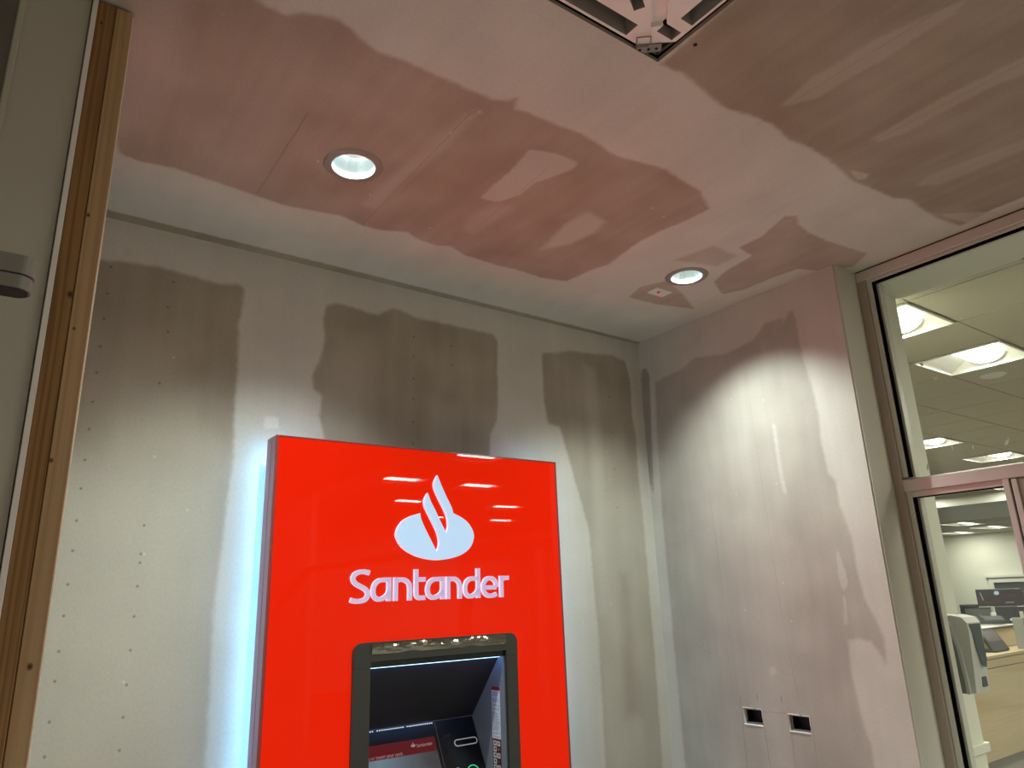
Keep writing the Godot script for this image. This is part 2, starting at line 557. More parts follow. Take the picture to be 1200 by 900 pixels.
func materials() -> void:
	mat("trim_ring", col(150, 146, 138), 0.4, 0.3)
	mat("reflector", col(225, 232, 232), 0.22, 0.85)
	glow("lamp", col(255, 255, 255), Color(0.92, 1.0, 1.0), 6.5)
	mat("white_metal", col(225, 225, 215), 0.4)
	mat("white_reflector", col(240, 240, 232), 0.35)
	glow("troffer_lamp", col(255, 255, 250), Color(1.0, 1.0, 0.93), 3.0)
	mat("floor_tile", col(150, 145, 138), 0.45)
	mat("floor", col(100, 97, 90), 0.8)
	mat("grey_paint", col(206, 201, 187), 0.55)
	mat("grey_door", col(112, 106, 98), 0.5)
	mat("terminal_screen", col(70, 52, 50), 0.3)
	mat("wall_paint", col(205, 203, 190), 0.6)
	mat("bank_wall", col(226, 228, 212), 0.6)
	mat("gypsum_edge", col(250, 242, 238), 0.9)
	mat("panel_paint", col(200, 192, 180), 0.55)
	mat("dark_gap", col(18, 15, 13), 0.9)
	mat("frame_metal", col(212, 198, 192), 0.42, 0.2)
	mat("frame_shaded", col(172, 156, 142), 0.6, 0.1)  # frame metal darkened: shade on the stile put into the colour
	mat("frame_stop", col(205, 201, 186), 0.4, 0.1)
	mat("rubber", col(6, 6, 6), 0.8).metallic_specular = 0.1
	var g := mat("glass", Color(0.9, 1.0, 0.95, 0.04), 0.02)
	g.transparency = BaseMaterial3D.TRANSPARENCY_ALPHA
	g.metallic_specular = 0.22
	# sign
	glow("sign_red", col(120, 6, 2), Color(1.0, 0.15, 0.01), 0.65, 0.012).metallic_specular = 0.27
	mat("sign_side", col(168, 124, 136), 0.4, 0.3)
	mat("sign_rim", col(138, 60, 58), 0.15)
	glow("letter_front", col(160, 146, 166), Color(0.85, 0.76, 0.92), 0.46, 0.4)
	glow("letter_rim", col(190, 184, 192), Color(1.0, 0.9, 1.0), 0.62, 0.4)
	glow("logo_front", col(140, 152, 172), Color(0.74, 0.88, 1.0), 0.6, 0.4)
	glow("halo_strip_light", col(240, 250, 255), Color(0.47, 0.78, 1.0), 21.0)
	# cash machine
	mat("fascia", col(49, 47, 42), 0.5)
	mat("gloss_strip", col(140, 134, 124), 0.06, 0.9)
	mat("hood", col(34, 32, 42), 0.55)
	mat("machine_side", col(150, 156, 168), 0.45, 0.3)
	mat("console", col(10, 12, 22), 0.25)
	mat("console_line", col(120, 120, 125), 0.4)
	glow("led_white", col(240, 245, 255), Color(0.66, 0.86, 1.0), 4.0)
	glow("led_dot", col(240, 245, 255), Color(0.8, 0.9, 1.0), 1.6)
	glow("led_green", col(40, 140, 100), Color(0.2, 1.0, 0.65), 0.7)
	glow("led_soft", col(200, 200, 200), Color(0.7, 0.7, 0.7), 0.35)
	glow("led_red", col(200, 40, 50), Color(1.0, 0.2, 0.3), 1.0)
	# other
	mat("cassette", col(250, 236, 232), 0.6)
	mat("cassette_inner", col(176, 168, 160), 0.7)
	mat("galvanised", col(150, 148, 142), 0.4, 0.6)
	mat("black", col(14, 14, 15), 0.5)
	mat("black_gloss", col(10, 10, 12), 0.15)
	mat("charcoal", col(48, 48, 50), 0.6)
	mat("grey_plastic", col(120, 122, 114), 0.5)
	mat("light_grey_plastic", col(196, 198, 190), 0.35)
	mat("smoked", col(70, 76, 76), 0.12)
	mat("closer", col(150, 146, 140), 0.42, 0.3)
	mat("closer_dark", col(50, 47, 45), 0.5, 0.3)
	mat("tile", col(206, 200, 178), 0.9)
	mat("grid_bar", col(150, 146, 130), 0.6)
	mat("white_top", col(225, 224, 210), 0.4)
	mat("dark_edge", col(66, 66, 60), 0.4)
	mat("grey_panel", col(150, 152, 144), 0.5)
	mat("chair_mesh", col(88, 90, 84), 0.8)
	mat("residue", col(235, 235, 228), 0.9)
	# boards: jointing compound over bare paper
	var mud := col(205, 199, 190)
	var paper := col(163, 152, 137)
	var pale := col(214, 209, 201)
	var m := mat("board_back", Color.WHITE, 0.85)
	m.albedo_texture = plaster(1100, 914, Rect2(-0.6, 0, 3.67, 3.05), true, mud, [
		["0.06,2.84 0.28,2.88 0.40,2.89 0.56,2.88 0.64,2.87 0.71,2.89 0.74,2.88 0.74,2.80 0.73,2.70 0.74,2.52 0.74,2.34 0.75,2.17 0.74,2.00 0.73,1.79 0.72,1.58 0.73,1.34 0.74,-0.1 0.03,-0.1", paper, 0.012, 1.0],
		["1.17,2.90 1.25,2.89 1.35,2.88 1.42,2.93 1.48,2.93 1.55,2.91 1.74,2.91 1.91,2.91 2.00,2.91 2.03,2.88 2.02,2.72 2.02,2.57 2.01,2.45 1.97,2.38 1.95,2.16 1.16,2.11 1.09,2.37 1.10,2.46 1.06,2.48 1.05,2.54 1.08,2.61 1.10,2.71 1.09,2.81 1.10,2.88", paper, 0.012, 1.0],
		["2.32,2.86 2.41,2.88 2.52,2.91 2.68,2.92 2.85,2.94 2.95,2.92 2.98,2.80 2.97,2.59 2.99,2.46 2.98,2.26 2.99,2.03 2.99,1.57 2.99,1.14 2.98,0.83 2.97,-0.1 2.58,-0.1 2.60,1.38 2.58,1.93 2.48,2.26 2.42,2.46 2.34,2.47 2.32,2.58 2.32,2.74", paper, 0.014, 0.95],
		["0.30,2.45 0.62,2.42 0.66,1.9 0.6,1.2 0.34,1.2 0.3,1.9", col(176, 168, 154), 0.10, 0.55],
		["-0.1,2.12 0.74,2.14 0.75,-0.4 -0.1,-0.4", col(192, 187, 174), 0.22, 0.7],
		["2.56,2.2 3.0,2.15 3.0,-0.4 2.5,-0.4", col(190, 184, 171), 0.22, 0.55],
		["2.62,2.85 2.70,2.83 2.72,2.6 2.71,2.2 2.68,1.5 2.62,1.5 2.63,2.3", col(188, 181, 168), 0.035, 0.7],
		["1.62,2.5 1.78,2.5 1.80,2.2 1.6,2.2", col(178, 169, 155), 0.05, 0.6],
		["1.16,2.75 1.30,2.75 1.32,2.2 1.14,2.2", col(180, 171, 157), 0.06, 0.6],
		["2.74,1.0 2.86,1.0 2.84,1.7 2.78,1.7", col(150, 138, 123), 0.05, 0.5],
		["0.86,2.29 0.92,2.29 0.92,2.34 0.86,2.34", col(226, 222, 214), 0.01, 0.8],
	], [["0.25,2.85 0.25,2.74 0.25,2.64 0.25,2.53 0.25,2.43 0.25,2.32 0.25,2.22 0.25,2.11 0.25,2.01 0.47,2.84 0.46,2.73 0.47,2.63 0.46,2.42 1.54,2.81 1.54,2.71 1.54,2.60 1.54,2.50 1.54,2.39 1.54,2.29 1.75,2.70 1.75,2.80 2.80,2.68 2.80,2.47 2.80,2.26 2.80,2.05 0.25,1.90 0.46,1.89 0.25,1.80 0.46,1.79 0.46,1.76 0.25,1.69 0.46,1.68 0.25,1.59 0.46,1.58 0.25,1.48 0.46,1.47 0.25,1.39 0.46,1.36 0.25,1.27 0.46,1.26 0.25,1.17 0.46,1.16", col(70, 60, 50), 1.1], ["0.50,2.53 0.47,2.14 0.6,1.95 0.47,1.79 0.45,1.37 2.70,1.55 2.76,2.2", col(226, 222, 214), 1.2]], [], 3)
	m = mat("board_right", Color.WHITE, 0.85)
	m.albedo_texture = plaster(520, 1186, Rect2(-2.8826, 0, 1.3376, 3.05), true, mud, [
		["-2.77,2.78 -2.56,2.80 -2.47,2.84 -2.26,2.80 -2.08,2.82 -2.00,2.89 -1.90,2.88 -1.89,2.85 -1.87,2.90 -1.84,2.90 -1.83,2.84 -1.83,2.74 -1.82,2.62 -1.80,2.48 -1.79,2.36 -1.80,2.24 -1.79,2.09 -1.76,2.05 -1.76,1.95 -1.73,1.80 -1.73,1.68 -1.72,1.55 -1.68,1.45 -1.66,1.38 -1.67,1.28 -1.69,1.33 -1.72,1.37 -1.77,1.38 -1.82,1.37 -1.83,1.25 -1.82,1.15 -1.81,1.03 -1.79,0.96 -1.80,0.79 -1.80,-0.1 -2.81,-0.1 -2.81,1.14 -2.81,1.57 -2.81,2.03 -2.79,2.51", col(179, 171, 161), 0.012, 1.0],
		["-2.87,2.88 -2.83,2.88 -2.81,2.83 -2.82,2.67 -2.84,2.42 -2.86,2.13 -2.89,2.23 -2.89,2.53", paper, 0.008, 0.9],
		["-2.72,2.7 -2.55,2.76 -2.50,1.9 -2.56,0.7 -2.74,0.7", col(174, 168, 158), 0.06, 0.45],
		["-2.28,2.55 -2.20,2.6 -2.14,1.6 -2.2,0.6 -2.34,0.6", col(188, 181, 171), 0.07, 0.45],
		["-2.03,2.7 -1.9,2.74 -1.84,2.0 -1.82,1.4 -1.95,1.0 -2.02,1.8", col(172, 163, 153), 0.06, 0.4],
		["-2.04,2.38 -2.02,2.36 -2.02,2.23 -2.02,2.12 -2.01,2.02 -2.03,2.03 -2.04,2.11 -2.04,2.23", pale, 0.008, 0.5], ["-1.81,1.77 -1.80,1.74 -1.78,1.65 -1.78,1.60 -1.81,1.57 -1.82,1.64", pale, 0.006, 0.5], ["-1.81,1.56 -1.80,1.55 -1.81,1.44 -1.83,1.43", pale, 0.006, 0.5], ["-2.24,1.23 -2.21,1.25 -2.19,1.22 -2.23,1.21", pale, 0.01, 0.5],
	], [["-2.26,2.55 -2.07,2.5 -2.30,2.06 -2.06,2.08 -2.5,1.9 -2.1,1.62 -2.33,1.5 -2.08,1.45 -2.45,1.05 -2.36,1.02", col(236, 232, 226), 1.3], ["-2.62,1.36 -2.61,1.33 -2.60,1.38 -2.59,1.34 -2.61,1.30 -2.58,1.29 -2.63,1.32", col(110, 100, 90), 0.9]],
		[["-2.42,1.1 -2.43,0.5", col(110, 98, 90), 0.6], ["-2.30,0.98 -2.29,0.6", col(100, 88, 82), 0.6], ["-2.05,1.05 -2.05,0.4", col(110, 98, 90), 0.45], ["-2.16,0.97 -2.16,0.7", col(110, 98, 90), 0.5],
		["-2.30,1.045 -2.17,1.05", col(120, 108, 100), 0.5], ["-2.47,2.1 -2.43,1.1", col(130, 120, 110), 0.4], ["-2.15,2.5 -2.13,1.5 -2.10,1.1", col(130, 120, 110), 0.35], ["-2.32,1.12 -2.32,1.09", col(60, 50, 45), 0.8], ["-2.19,1.12 -2.19,1.09", col(60, 50, 45), 0.8]], 11)
	m = mat("board_ceiling", Color.WHITE, 0.85)
	m.texture_repeat = false
	var cp := col(172, 152, 138)
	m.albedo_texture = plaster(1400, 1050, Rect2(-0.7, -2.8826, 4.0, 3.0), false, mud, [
		["-0.06,-1.63 0.06,-2.10 0.17,-2.34 0.19,-2.41 0.26,-2.42 0.36,-2.40 0.44,-2.41 0.57,-2.42 0.65,-2.43 0.75,-2.44 0.86,-2.42 0.96,-2.40 1.07,-2.43 1.15,-2.42 1.24,-2.38 1.30,-2.41 1.40,-2.42 1.45,-2.39 1.54,-2.43 1.72,-2.44 1.87,-2.43 1.98,-2.44 2.11,-2.41 2.12,-2.35 2.13,-2.25 2.16,-2.16 2.14,-2.05 2.12,-1.93 2.13,-1.80 2.15,-1.71 2.16,-1.58 2.02,-1.51 1.90,-1.50 1.80,-1.48 1.70,-1.50 1.59,-1.52 1.49,-1.50 1.40,-1.49 1.30,-1.50 1.20,-1.50 1.15,-1.51 1.13,-1.46 1.11,-1.49 1.07,-1.51 1.02,-1.51 0.94,-1.51 0.84,-1.51 0.75,-1.51 0.69,-1.52 0.64,-1.50 0.60,-1.48 0.55,-1.47 0.47,-1.50 0.45,-1.53 0.40,-1.53 0.34,-1.51 0.24,-1.43", cp, 0.012, 1.0],
		["0.01,-1.64 0.20,-1.52 0.23,-1.75 0.28,-1.91 0.26,-2.05 0.23,-2.22 0.15,-2.32 0.06,-1.94", col(188, 174, 163), 0.06, 0.75],
		["0.3,-1.6 0.62,-1.56 0.6,-2.0 0.64,-2.38 0.4,-2.36", col(178, 160, 147), 0.10, 0.5],
		["1.32,-1.65 1.41,-1.62 1.51,-1.62 1.52,-1.66 1.49,-1.74 1.46,-1.80 1.46,-1.91 1.42,-1.99 1.35,-2.00 1.34,-1.92 1.34,-1.80", mud, 0.008, 0.72], ["1.76,-1.85 1.88,-1.88 1.90,-1.97 1.88,-2.11 1.80,-2.22 1.78,-2.11 1.75,-1.98", mud, 0.02, 0.75], ["1.04,-1.62 1.07,-1.58 1.08,-1.81 1.05,-2.07 1.05,-2.28 1.00,-2.28 1.00,-2.04 1.03,-1.84", col(190, 176, 166), 0.03, 0.8], ["1.49,-1.99 1.49,-2.14 1.48,-2.25 1.42,-2.25 1.38,-2.15 1.42,-2.03", col(186, 170, 159), 0.03, 0.8],
		["1.70,-1.6 1.9,-1.55 1.86,-1.8 1.7,-1.95", col(184, 166, 154), 0.06, 0.5],
		["1.47,-1.11 1.56,-1.12 1.67,-1.14 1.72,-1.14 1.81,-1.12 1.91,-1.11 2.02,-1.13 2.10,-1.12 2.25,-1.12 2.38,-1.14 2.47,-1.15 2.56,-1.14 2.72,-1.13 2.78,-1.10 2.91,-1.11 3.07,-1.11 3.20,-1.09 3.17,-0.98 3.16,-0.95 3.16,-0.59 1.93,-0.24 1.36,-0.62 1.39,-1.12", col(165, 148, 133), 0.012, 1.0],
		["1.85,-1.05 1.81,-0.91 1.82,-0.82 1.82,-0.72 1.85,-0.60 1.88,-0.50 1.91,-0.55 1.91,-0.64 1.92,-0.74 1.91,-0.83 1.91,-0.95", col(190, 176, 163), 0.012, 0.65], ["2.26,-0.97 2.25,-0.85 2.24,-0.74 2.25,-0.62 2.25,-0.56 2.27,-0.43 2.36,-0.46 2.32,-0.63 2.32,-0.76 2.33,-0.89 2.30,-0.97", col(188, 174, 161), 0.012, 0.65], ["2.70,-1.04 2.67,-0.98 2.68,-0.88 2.71,-0.76 2.73,-0.58 2.79,-0.60 2.78,-0.85 2.77,-0.99", col(186, 172, 159), 0.012, 0.6], ["2.38,-1.12 2.46,-1.09 2.49,-1.11 2.47,-1.14", mud, 0.006, 0.7],
		["2.47,-1.45 2.51,-1.42 2.58,-1.46 2.69,-1.48 2.84,-1.48 3.10,-1.45 3.18,-1.56 3.10,-1.67 2.97,-1.72 2.95,-1.84 2.95,-2.02 2.90,-2.11 2.74,-2.03 2.69,-1.92 2.66,-1.75 2.54,-1.73 2.54,-1.61", cp, 0.010, 0.9], ["2.51,-2.39 2.47,-2.27 2.53,-2.14 2.73,-2.22 2.93,-2.32 2.72,-2.38 2.59,-2.39", cp, 0.012, 0.85], ["2.39,-1.97 2.43,-1.78 2.60,-1.79 2.61,-1.91", cp, 0.02, 0.6],
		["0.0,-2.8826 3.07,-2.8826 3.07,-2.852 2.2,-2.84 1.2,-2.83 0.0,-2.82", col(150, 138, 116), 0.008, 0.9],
		["3.0,-1.1 3.3,-1.04 3.3,-0.2 3.2,-0.2 3.19,-0.95", col(196, 186, 176), 0.01, 0.6],
	], [["1.05,-1.72 0.99,-2.2 1.07,-1.58 2.05,-1.72 1.96,-1.70 0.75,-2.1 1.3,-2.3", col(225, 218, 210), 1.6]], [
		["0.63,-1.87 0.64,-2.41", col(100, 84, 74), 0.6], ["1.05,-1.6 1.06,-2.43", col(110, 92, 82), 0.45], ["1.44,-1.7 1.46,-2.2", col(120, 100, 90), 0.3], ["1.86,-1.14 1.86,-0.5", col(120, 104, 92), 0.4], ["2.28,-1.14 2.28,-0.5", col(120, 104, 92), 0.4]], 23)
	# timber
	m = mat("timber_dark", Color.WHITE, 0.7)
	m.albedo_texture = wood(96, 1400, col(176, 132, 84), col(118, 78, 42), 2.2, [[0.85, 0.255, 9], [0.3, 0.02, 5]], 41)
	m = mat("timber_pale", Color.WHITE, 0.7)
	m.albedo_texture = wood(96, 1400, col(204, 168, 128), col(178, 138, 98), 1.4, [[0.12, 0.19, 6], [0.25, 0.28, 5], [0.5, 0.505, 8], [0.1, 0.375, 6]], 57)
	m = mat("laminate", Color.WHITE, 0.45)
	m.albedo_texture = wood(256, 512, col(206, 190, 154), col(184, 162, 122), 2.0, [], 71)

# ---------- room shell ----------
func shell() -> void:
	var st := mb()
	# floor, one slab under lobby and hall
	struct("floor", bxm(Vector3(-3.0, -0.12, -3.8), Vector3(3.36, 0, 3.5)), M.floor_tile, "pale stone floor of the lobby", "floor")
	struct("floor_hall", bxm(Vector3(3.36, -0.12, -13.2), Vector3(24.6, 0, 8.6)), M.floor, "dark carpet floor of the bank hall below the counter", "floor")
	# back wall with the opening that takes the cash machine
	uv_plane(Vector3(-0.6, 3.05, 0), Vector3(1 / 3.67, 0, 0), Vector3(0, -1 / 3.05, 0))
	var hole := Rect2(1.2 + 0.6, 0.5, 0.74, 0.93)
	for side in [[ZB, Vector3.BACK], [ZB - 0.013, Vector3.FORWARD]]:
		sheet(st, Vector3(-0.6, 0, side[0]), Vector3.RIGHT, Vector3.UP, side[1], 3.67, 3.05, [hole], [])
	quad(st, Vector3(1.2, 0.5, ZB), Vector3(1.2, 1.43, ZB), Vector3(1.2, 1.43, ZB - 0.013), Vector3(1.2, 0.5, ZB - 0.013), Vector3.RIGHT)
	quad(st, Vector3(1.94, 0.5, ZB), Vector3(1.94, 1.43, ZB), Vector3(1.94, 1.43, ZB - 0.013), Vector3(1.94, 0.5, ZB - 0.013), Vector3.LEFT)
	quad(st, Vector3(1.2, 1.43, ZB), Vector3(1.94, 1.43, ZB), Vector3(1.94, 1.43, ZB - 0.013), Vector3(1.2, 1.43, ZB - 0.013), Vector3.DOWN)
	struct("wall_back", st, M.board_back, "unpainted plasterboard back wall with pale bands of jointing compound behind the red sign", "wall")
	# right wall
	st = mb()
	uv_plane(Vector3(0, 3.05, -2.8826), Vector3(0, 0, 1 / 1.3376), Vector3(0, -1 / 3.05, 0))
	var b1 := Rect2(-2.41 + 2.8826, 0.984, 0.104, 0.07)
	var b2 := Rect2(-2.167 + 2.8826, 0.98, 0.108, 0.068)
	var o := Vector3(XR, 0, -2.8826)
	sheet(st, o, Vector3.BACK, Vector3.UP, Vector3.LEFT, 1.2776, 3.05, [b1, b2], [])
	sheet(st, o + Vector3(0.014, 0, 0), Vector3.BACK, Vector3.UP, Vector3.RIGHT, 1.2776, 3.05, [b1, b2], [])
	quad(st, Vector3(XR, 0, -1.605), Vector3(XR, 3.05, -1.605), Vector3(XR + 0.014, 3.05, -1.605), Vector3(XR + 0.014, 0, -1.605), Vector3.BACK)
	var wr := struct("wall_right", st, M.board_right, "unpainted plasterboard right wall with two cut outlet holes beside the glazed front", "wall")
	st = mb()
	for b in [b1, b2]:   # raw gypsum round the cut holes
		var y0: float = b.position.y; var y1: float = b.end.y
		var z0: float = b.position.x - 2.8826; var z1: float = b.end.x - 2.8826
		quad(st, Vector3(XR, y0, z0), Vector3(XR, y0, z1), Vector3(XR + 0.014, y0, z1), Vector3(XR + 0.014, y0, z0), Vector3.UP)
		quad(st, Vector3(XR, y1, z0), Vector3(XR, y1, z1), Vector3(XR + 0.014, y1, z1), Vector3(XR + 0.014, y1, z0), Vector3.DOWN)
		quad(st, Vector3(XR, y0, z0), Vector3(XR, y1, z0), Vector3(XR + 0.014, y1, z0), Vector3(XR + 0.014, y0, z0), Vector3.BACK)
		quad(st, Vector3(XR, y0, z1), Vector3(XR, y1, z1), Vector3(XR + 0.014, y1, z1), Vector3(XR + 0.014, y0, z1), Vector3.FORWARD)
		# crumbled lips standing a little proud
		box(st, Vector3(XR - 0.003, y0 - 0.004, z0 - 0.001), Vector3(XR + 0.006, y0, z1 + 0.001), 0.001)
		box(st, Vector3(XR - 0.002, y1, z0 - 0.002), Vector3(XR + 0.006, y1 + 0.003, z0 + 0.06), 0.001)
		box(st, Vector3(XR - 0.0025, y1, z0 + 0.075), Vector3(XR + 0.006, y1 + 0.002, z1), 0.001)
		box(st, Vector3(XR - 0.002, y0 + 0.03, z1), Vector3(XR + 0.006, y1, z1 + 0.002), 0.001)
	obj("cut_edge", st, M.gypsum_edge, wr)
	uv_plane(Vector3.ZERO, Vector3.ZERO, Vector3.ZERO)
	struct("wall_right_return", bxm(Vector3(XR + 0.006, 0, -1.63), Vector3(XG + 0.004, YC, -1.598)), M.grey_paint, "pale grey painted return between the plasterboard wall and the glazed front", "wall")
	struct("wall_side", bxm(Vector3(XR + 0.08, 0, -2.98), Vector3(XG, YC, -1.64)), M.grey_paint, "hidden block of wall behind the right plasterboard", "wall")
	struct("wall_rear_niche", bxm(Vector3(-0.7, 0, -3.8), Vector3(1.16, YC, -3.0)), M.grey_paint, "solid wall behind the plasterboard left of the machine", "wall")
	struct("wall_rear_niche_right", bxm(Vector3(1.98, 0, -3.8), Vector3(3.3, YC, -3.0)), M.grey_paint, "solid wall behind the plasterboard right of the machine", "wall")
	struct("wall_rear_niche_top", bxm(Vector3(1.16, 1.6, -3.8), Vector3(1.98, YC, -3.0)), M.grey_paint, "solid wall behind the plasterboard above the machine", "wall")
	# inner wall carried by the studs
	struct("wall_inner", bxm(Vector3(0.05, 0, ZB), Vector3(0.122, YC, -1.822)), M.gypsum_edge, "plasterboard side of the stud partition inside the niche", "wall")
	struct("wall_left", bxm(Vector3(-2.9, 0, -1.95), Vector3(0.0335, YC, -1.742)), M.panel_paint, "grey painted wall panel left of the timber studs", "wall")
	struct("trim_1", bxm(Vector3(-0.105, 0, -1.742), Vector3(-0.092, YC, -1.732), 0.003), M.panel_paint, "thin painted corner trim down the grey wall panel", "trim")
	struct("door_2", bxm(Vector3(-2.0, 0, -1.742), Vector3(-0.1055, YC, -1.736)), M.grey_door, "darker grey door leaf at the far left edge", "door")
	struct("wall_outer", bxm(Vector3(-3.0, 0, -1.95), Vector3(-2.9, YC, 3.4)), M.wall_paint, "painted lobby wall left of the viewer", "wall")
	struct("wall_rear", bxm(Vector3(-3.0, 0, 3.4), Vector3(3.3, YC, 3.5)), M.wall_paint, "painted lobby wall behind the viewer", "wall")
	# ceiling: board with round holes for the downlights and a square one for the air conditioner
	st = mb()
	uv_plane(Vector3(-0.7, 0, -2.8826), Vector3(1 / 4.0, 0, 0), Vector3(0, 0, 1 / 3.0))
	var lights := []
	for p in DL: lights.append([Vector2(p[0] + 2.9, p[1] + 2.8826), 0.082])
	var ac := Rect2(0.452 + 2.9, -1.118 + 2.8826, 0.924, 0.924)
	var co := Vector3(-2.9, YC, -2.8826)
	sheet(st, co, Vector3.RIGHT, Vector3.BACK, Vector3.DOWN, 2.9 + XG + 0.02, 6.28, [ac], lights)
	sheet(st, co + Vector3(0, 0.013, 0), Vector3.RIGHT, Vector3.BACK, Vector3.UP, 2.9 + XG + 0.02, 6.28, [ac], lights)
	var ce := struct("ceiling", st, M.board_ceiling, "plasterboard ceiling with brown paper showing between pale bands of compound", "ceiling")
	uv_plane(Vector3.ZERO, Vector3.ZERO, Vector3.ZERO)
	st = mb()
	for q in [[Vector3(0.452, 0, -1.118), Vector3(1.376, 0, -1.118), Vector3.BACK], [Vector3(1.376, 0, -1.118), Vector3(1.376, 0, -0.194), Vector3.LEFT], [Vector3(0.452, 0, -0.194), Vector3(1.376, 0, -0.194), Vector3.FORWARD], [Vector3(0.452, 0, -1.118), Vector3(0.452, 0, -0.194), Vector3.RIGHT]]:
		var a: Vector3 = q[0] + Vector3(0, YC, 0)
		var b: Vector3 = q[1] + Vector3(0, YC, 0)
		var up := Vector3(0, 0.013, 0)
		quad(st, a, b, b + up, a + up, q[2])
	obj("cut_edge", st, M.frame_shaded, ce)
	struct("ceiling_void", bxm(Vector3(-3.0, YC + 0.33, -3.0), Vector3(XG + 0.1, YC + 0.4, 3.5)), M.dark_gap, "dark slab above the plasterboard ceiling", "ceiling")
	# small dark screw hole in the ceiling
	st = mb()
	lathe(st, [Vector2(0, 0), Vector2(0.006, 0), Vector2(0.006, 0.002), Vector2(0, 0.002)], Vector3(0.974 * 1.45, YC - 0.0015, -0.698 * 1.45), Vector3.UP, 12)
	obj("screw_hole", st, M.dark_gap, ce)

const DL := [[0.863, -2.06], [2.574, -2.06], [-0.7, 0.45], [2.3, 0.45]]

# ---------- the glazed front ----------
func front() -> void:
	var xi := XG + 0.078
	var w := Node3D.new()
	w.name = "window_1"
	add_child(w)
	tag(w, "metal framed glazed front with a clear pane above and below the transom bar", "window", "", "structure")
	var za := -1.597
	var zend := 3.39
	var ytop := 3.043
	var yt0 := 1.982
	var yt1 := 2.033
	obj("dark_joint", bxm(Vector3(XG + 0.006, ytop, za), Vector3(xi - 0.004, YC, zend)), M.dark_gap, w)
	obj("head_rail", bxm(Vector3(XG, 2.995, za), Vector3(xi, ytop, zend), 0.002), M.frame_metal, w)
	obj("left_stile", bxm(Vector3(XG, 0, za), Vector3(xi, 2.995, -1.557), 0.002), M.frame_shaded, w)
	obj("transom", bxm(Vector3(XG, yt0, -1.557), Vector3(xi, yt1, zend), 0.002), M.frame_metal, w)
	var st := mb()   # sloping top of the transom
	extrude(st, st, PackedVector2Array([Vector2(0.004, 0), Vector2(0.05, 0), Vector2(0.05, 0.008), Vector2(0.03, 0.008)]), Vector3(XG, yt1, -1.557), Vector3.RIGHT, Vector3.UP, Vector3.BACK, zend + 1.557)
	obj("transom_bead", st, M.frame_shaded, w)  # shade along the top of the transom put into the bead colour
	# glazing stops (pale) and gaskets (black) round the two panes left of the door
	for p in [[yt1 + 0.012, 2.995, zend], [0.12, yt0, -1.172]]:
		var y0: float = p[0]
		var y1: float = p[1]
		var z1: float = p[2]
		var top := 0.016 if y0 > 1.0 else 0.026
		var g0 := XG + 0.012
		obj("glazing_stop", bxm(Vector3(g0, y0, -1.557), Vector3(xi, y1, -1.533), 0.002), M.frame_stop, w)
		obj("glazing_stop", bxm(Vector3(g0, y1 - top, -1.533), Vector3(xi, y1, z1), 0.002), M.frame_stop if y0 > 1.0 else M.frame_metal, w)
		obj("gasket", bxm(Vector3(g0 + 0.004, y0, -1.533), Vector3(g0 + 0.02, y1 - top, -1.522), 0.001), M.rubber, w)
		obj("gasket", bxm(Vector3(g0 + 0.004, y1 - top - (0.011 if y0 > 1.0 else 0.004), -1.522), Vector3(g0 + 0.02, y1 - top, z1), 0.001), M.rubber, w)
		obj("glazing_stop", bxm(Vector3(g0 + 0.027, y0, -1.533), Vector3(xi, y1 - top, -1.514), 0.001), M.frame_stop, w)
		obj("pane", bxm(Vector3(g0 + 0.0202, y0, -1.532), Vector3(g0 + 0.0262, y1 - top, z1)), M.glass, w)
	obj("sill_rail", bxm(Vector3(XG, 0, -1.557), Vector3(xi, 0.12, -1.172), 0.002), M.frame_metal, w)
	obj("mullion", bxm(Vector3(XG, 0, -1.172), Vector3(xi, yt0, -1.149), 0.002), M.frame_metal, w)
	obj("dark_joint", bxm(Vector3(XG + 0.012, 0, -1.149), Vector3(xi, yt0, -1.142)), M.rubber, w)
	obj("mullion", bxm(Vector3(XG, 0, -0.16), Vector3(xi, yt0, -0.11), 0.002), M.frame_metal, w)
	obj("pane", bxm(Vector3(XG + 0.032, 0, -0.11), Vector3(XG + 0.038, yt0, zend)), M.glass, w)
	# white residue stuck to the glass
	var bits := [[Vector2(2.529, -1.392), 0.009, 0.03, 20.0], [Vector2(2.454, -1.348), 0.013, 0.016, 0.0], [Vector2(2.128, -1.134), 0.007, 0.042, -35.0], [Vector2(2.141, -1.339), 0.003, 0.026, 12.0], [Vector2(2.13, -1.26), 0.003, 0.022, 12.0], [Vector2(2.076, -1.453), 0.005, 0.04, -8.0]]
	for b in bits:
		st = mb()
		var poly := PackedVector2Array()
		for i in 11:
			var a := TAU * i / 11.0
			var rr := 0.75 + 0.3 * sin(i * 2.7 + b[1] * 900.0)
			poly.append(Vector2(cos(a) * b[1] * rr, sin(a) * b[2] * 0.5 * rr).rotated(deg_to_rad(b[3])))
		extrude(st, st, poly, Vector3(XG + 0.030, b[0].x, b[0].y), Vector3.BACK, Vector3.UP, Vector3.LEFT, 0.0015)
		obj("residue_fleck", st, M.residue, w)
	# the door leaf right of the narrow pane
	var d := Node3D.new()
	d.name = "door_1"
	add_child(d)
	tag(d, "glazed metal door leaf at the right edge beside the narrow pane", "door", "", "structure")
	obj("stile", bxm(Vector3(XG, 0.01, -1.142), Vector3(XG + 0.045, yt0 - 0.004, -1.121), 0.002), M.frame_metal, d)
	obj("stile", bxm(Vector3(XG + 0.008, 0.01, -1.121), Vector3(XG + 0.045, yt0 - 0.004, -1.085), 0.002), M.frame_shaded, d)
	obj("stile", bxm(Vector3(XG, 0.01, -0.25), Vector3(XG + 0.045, yt0 - 0.004, -0.166), 0.002), M.frame_metal, d)
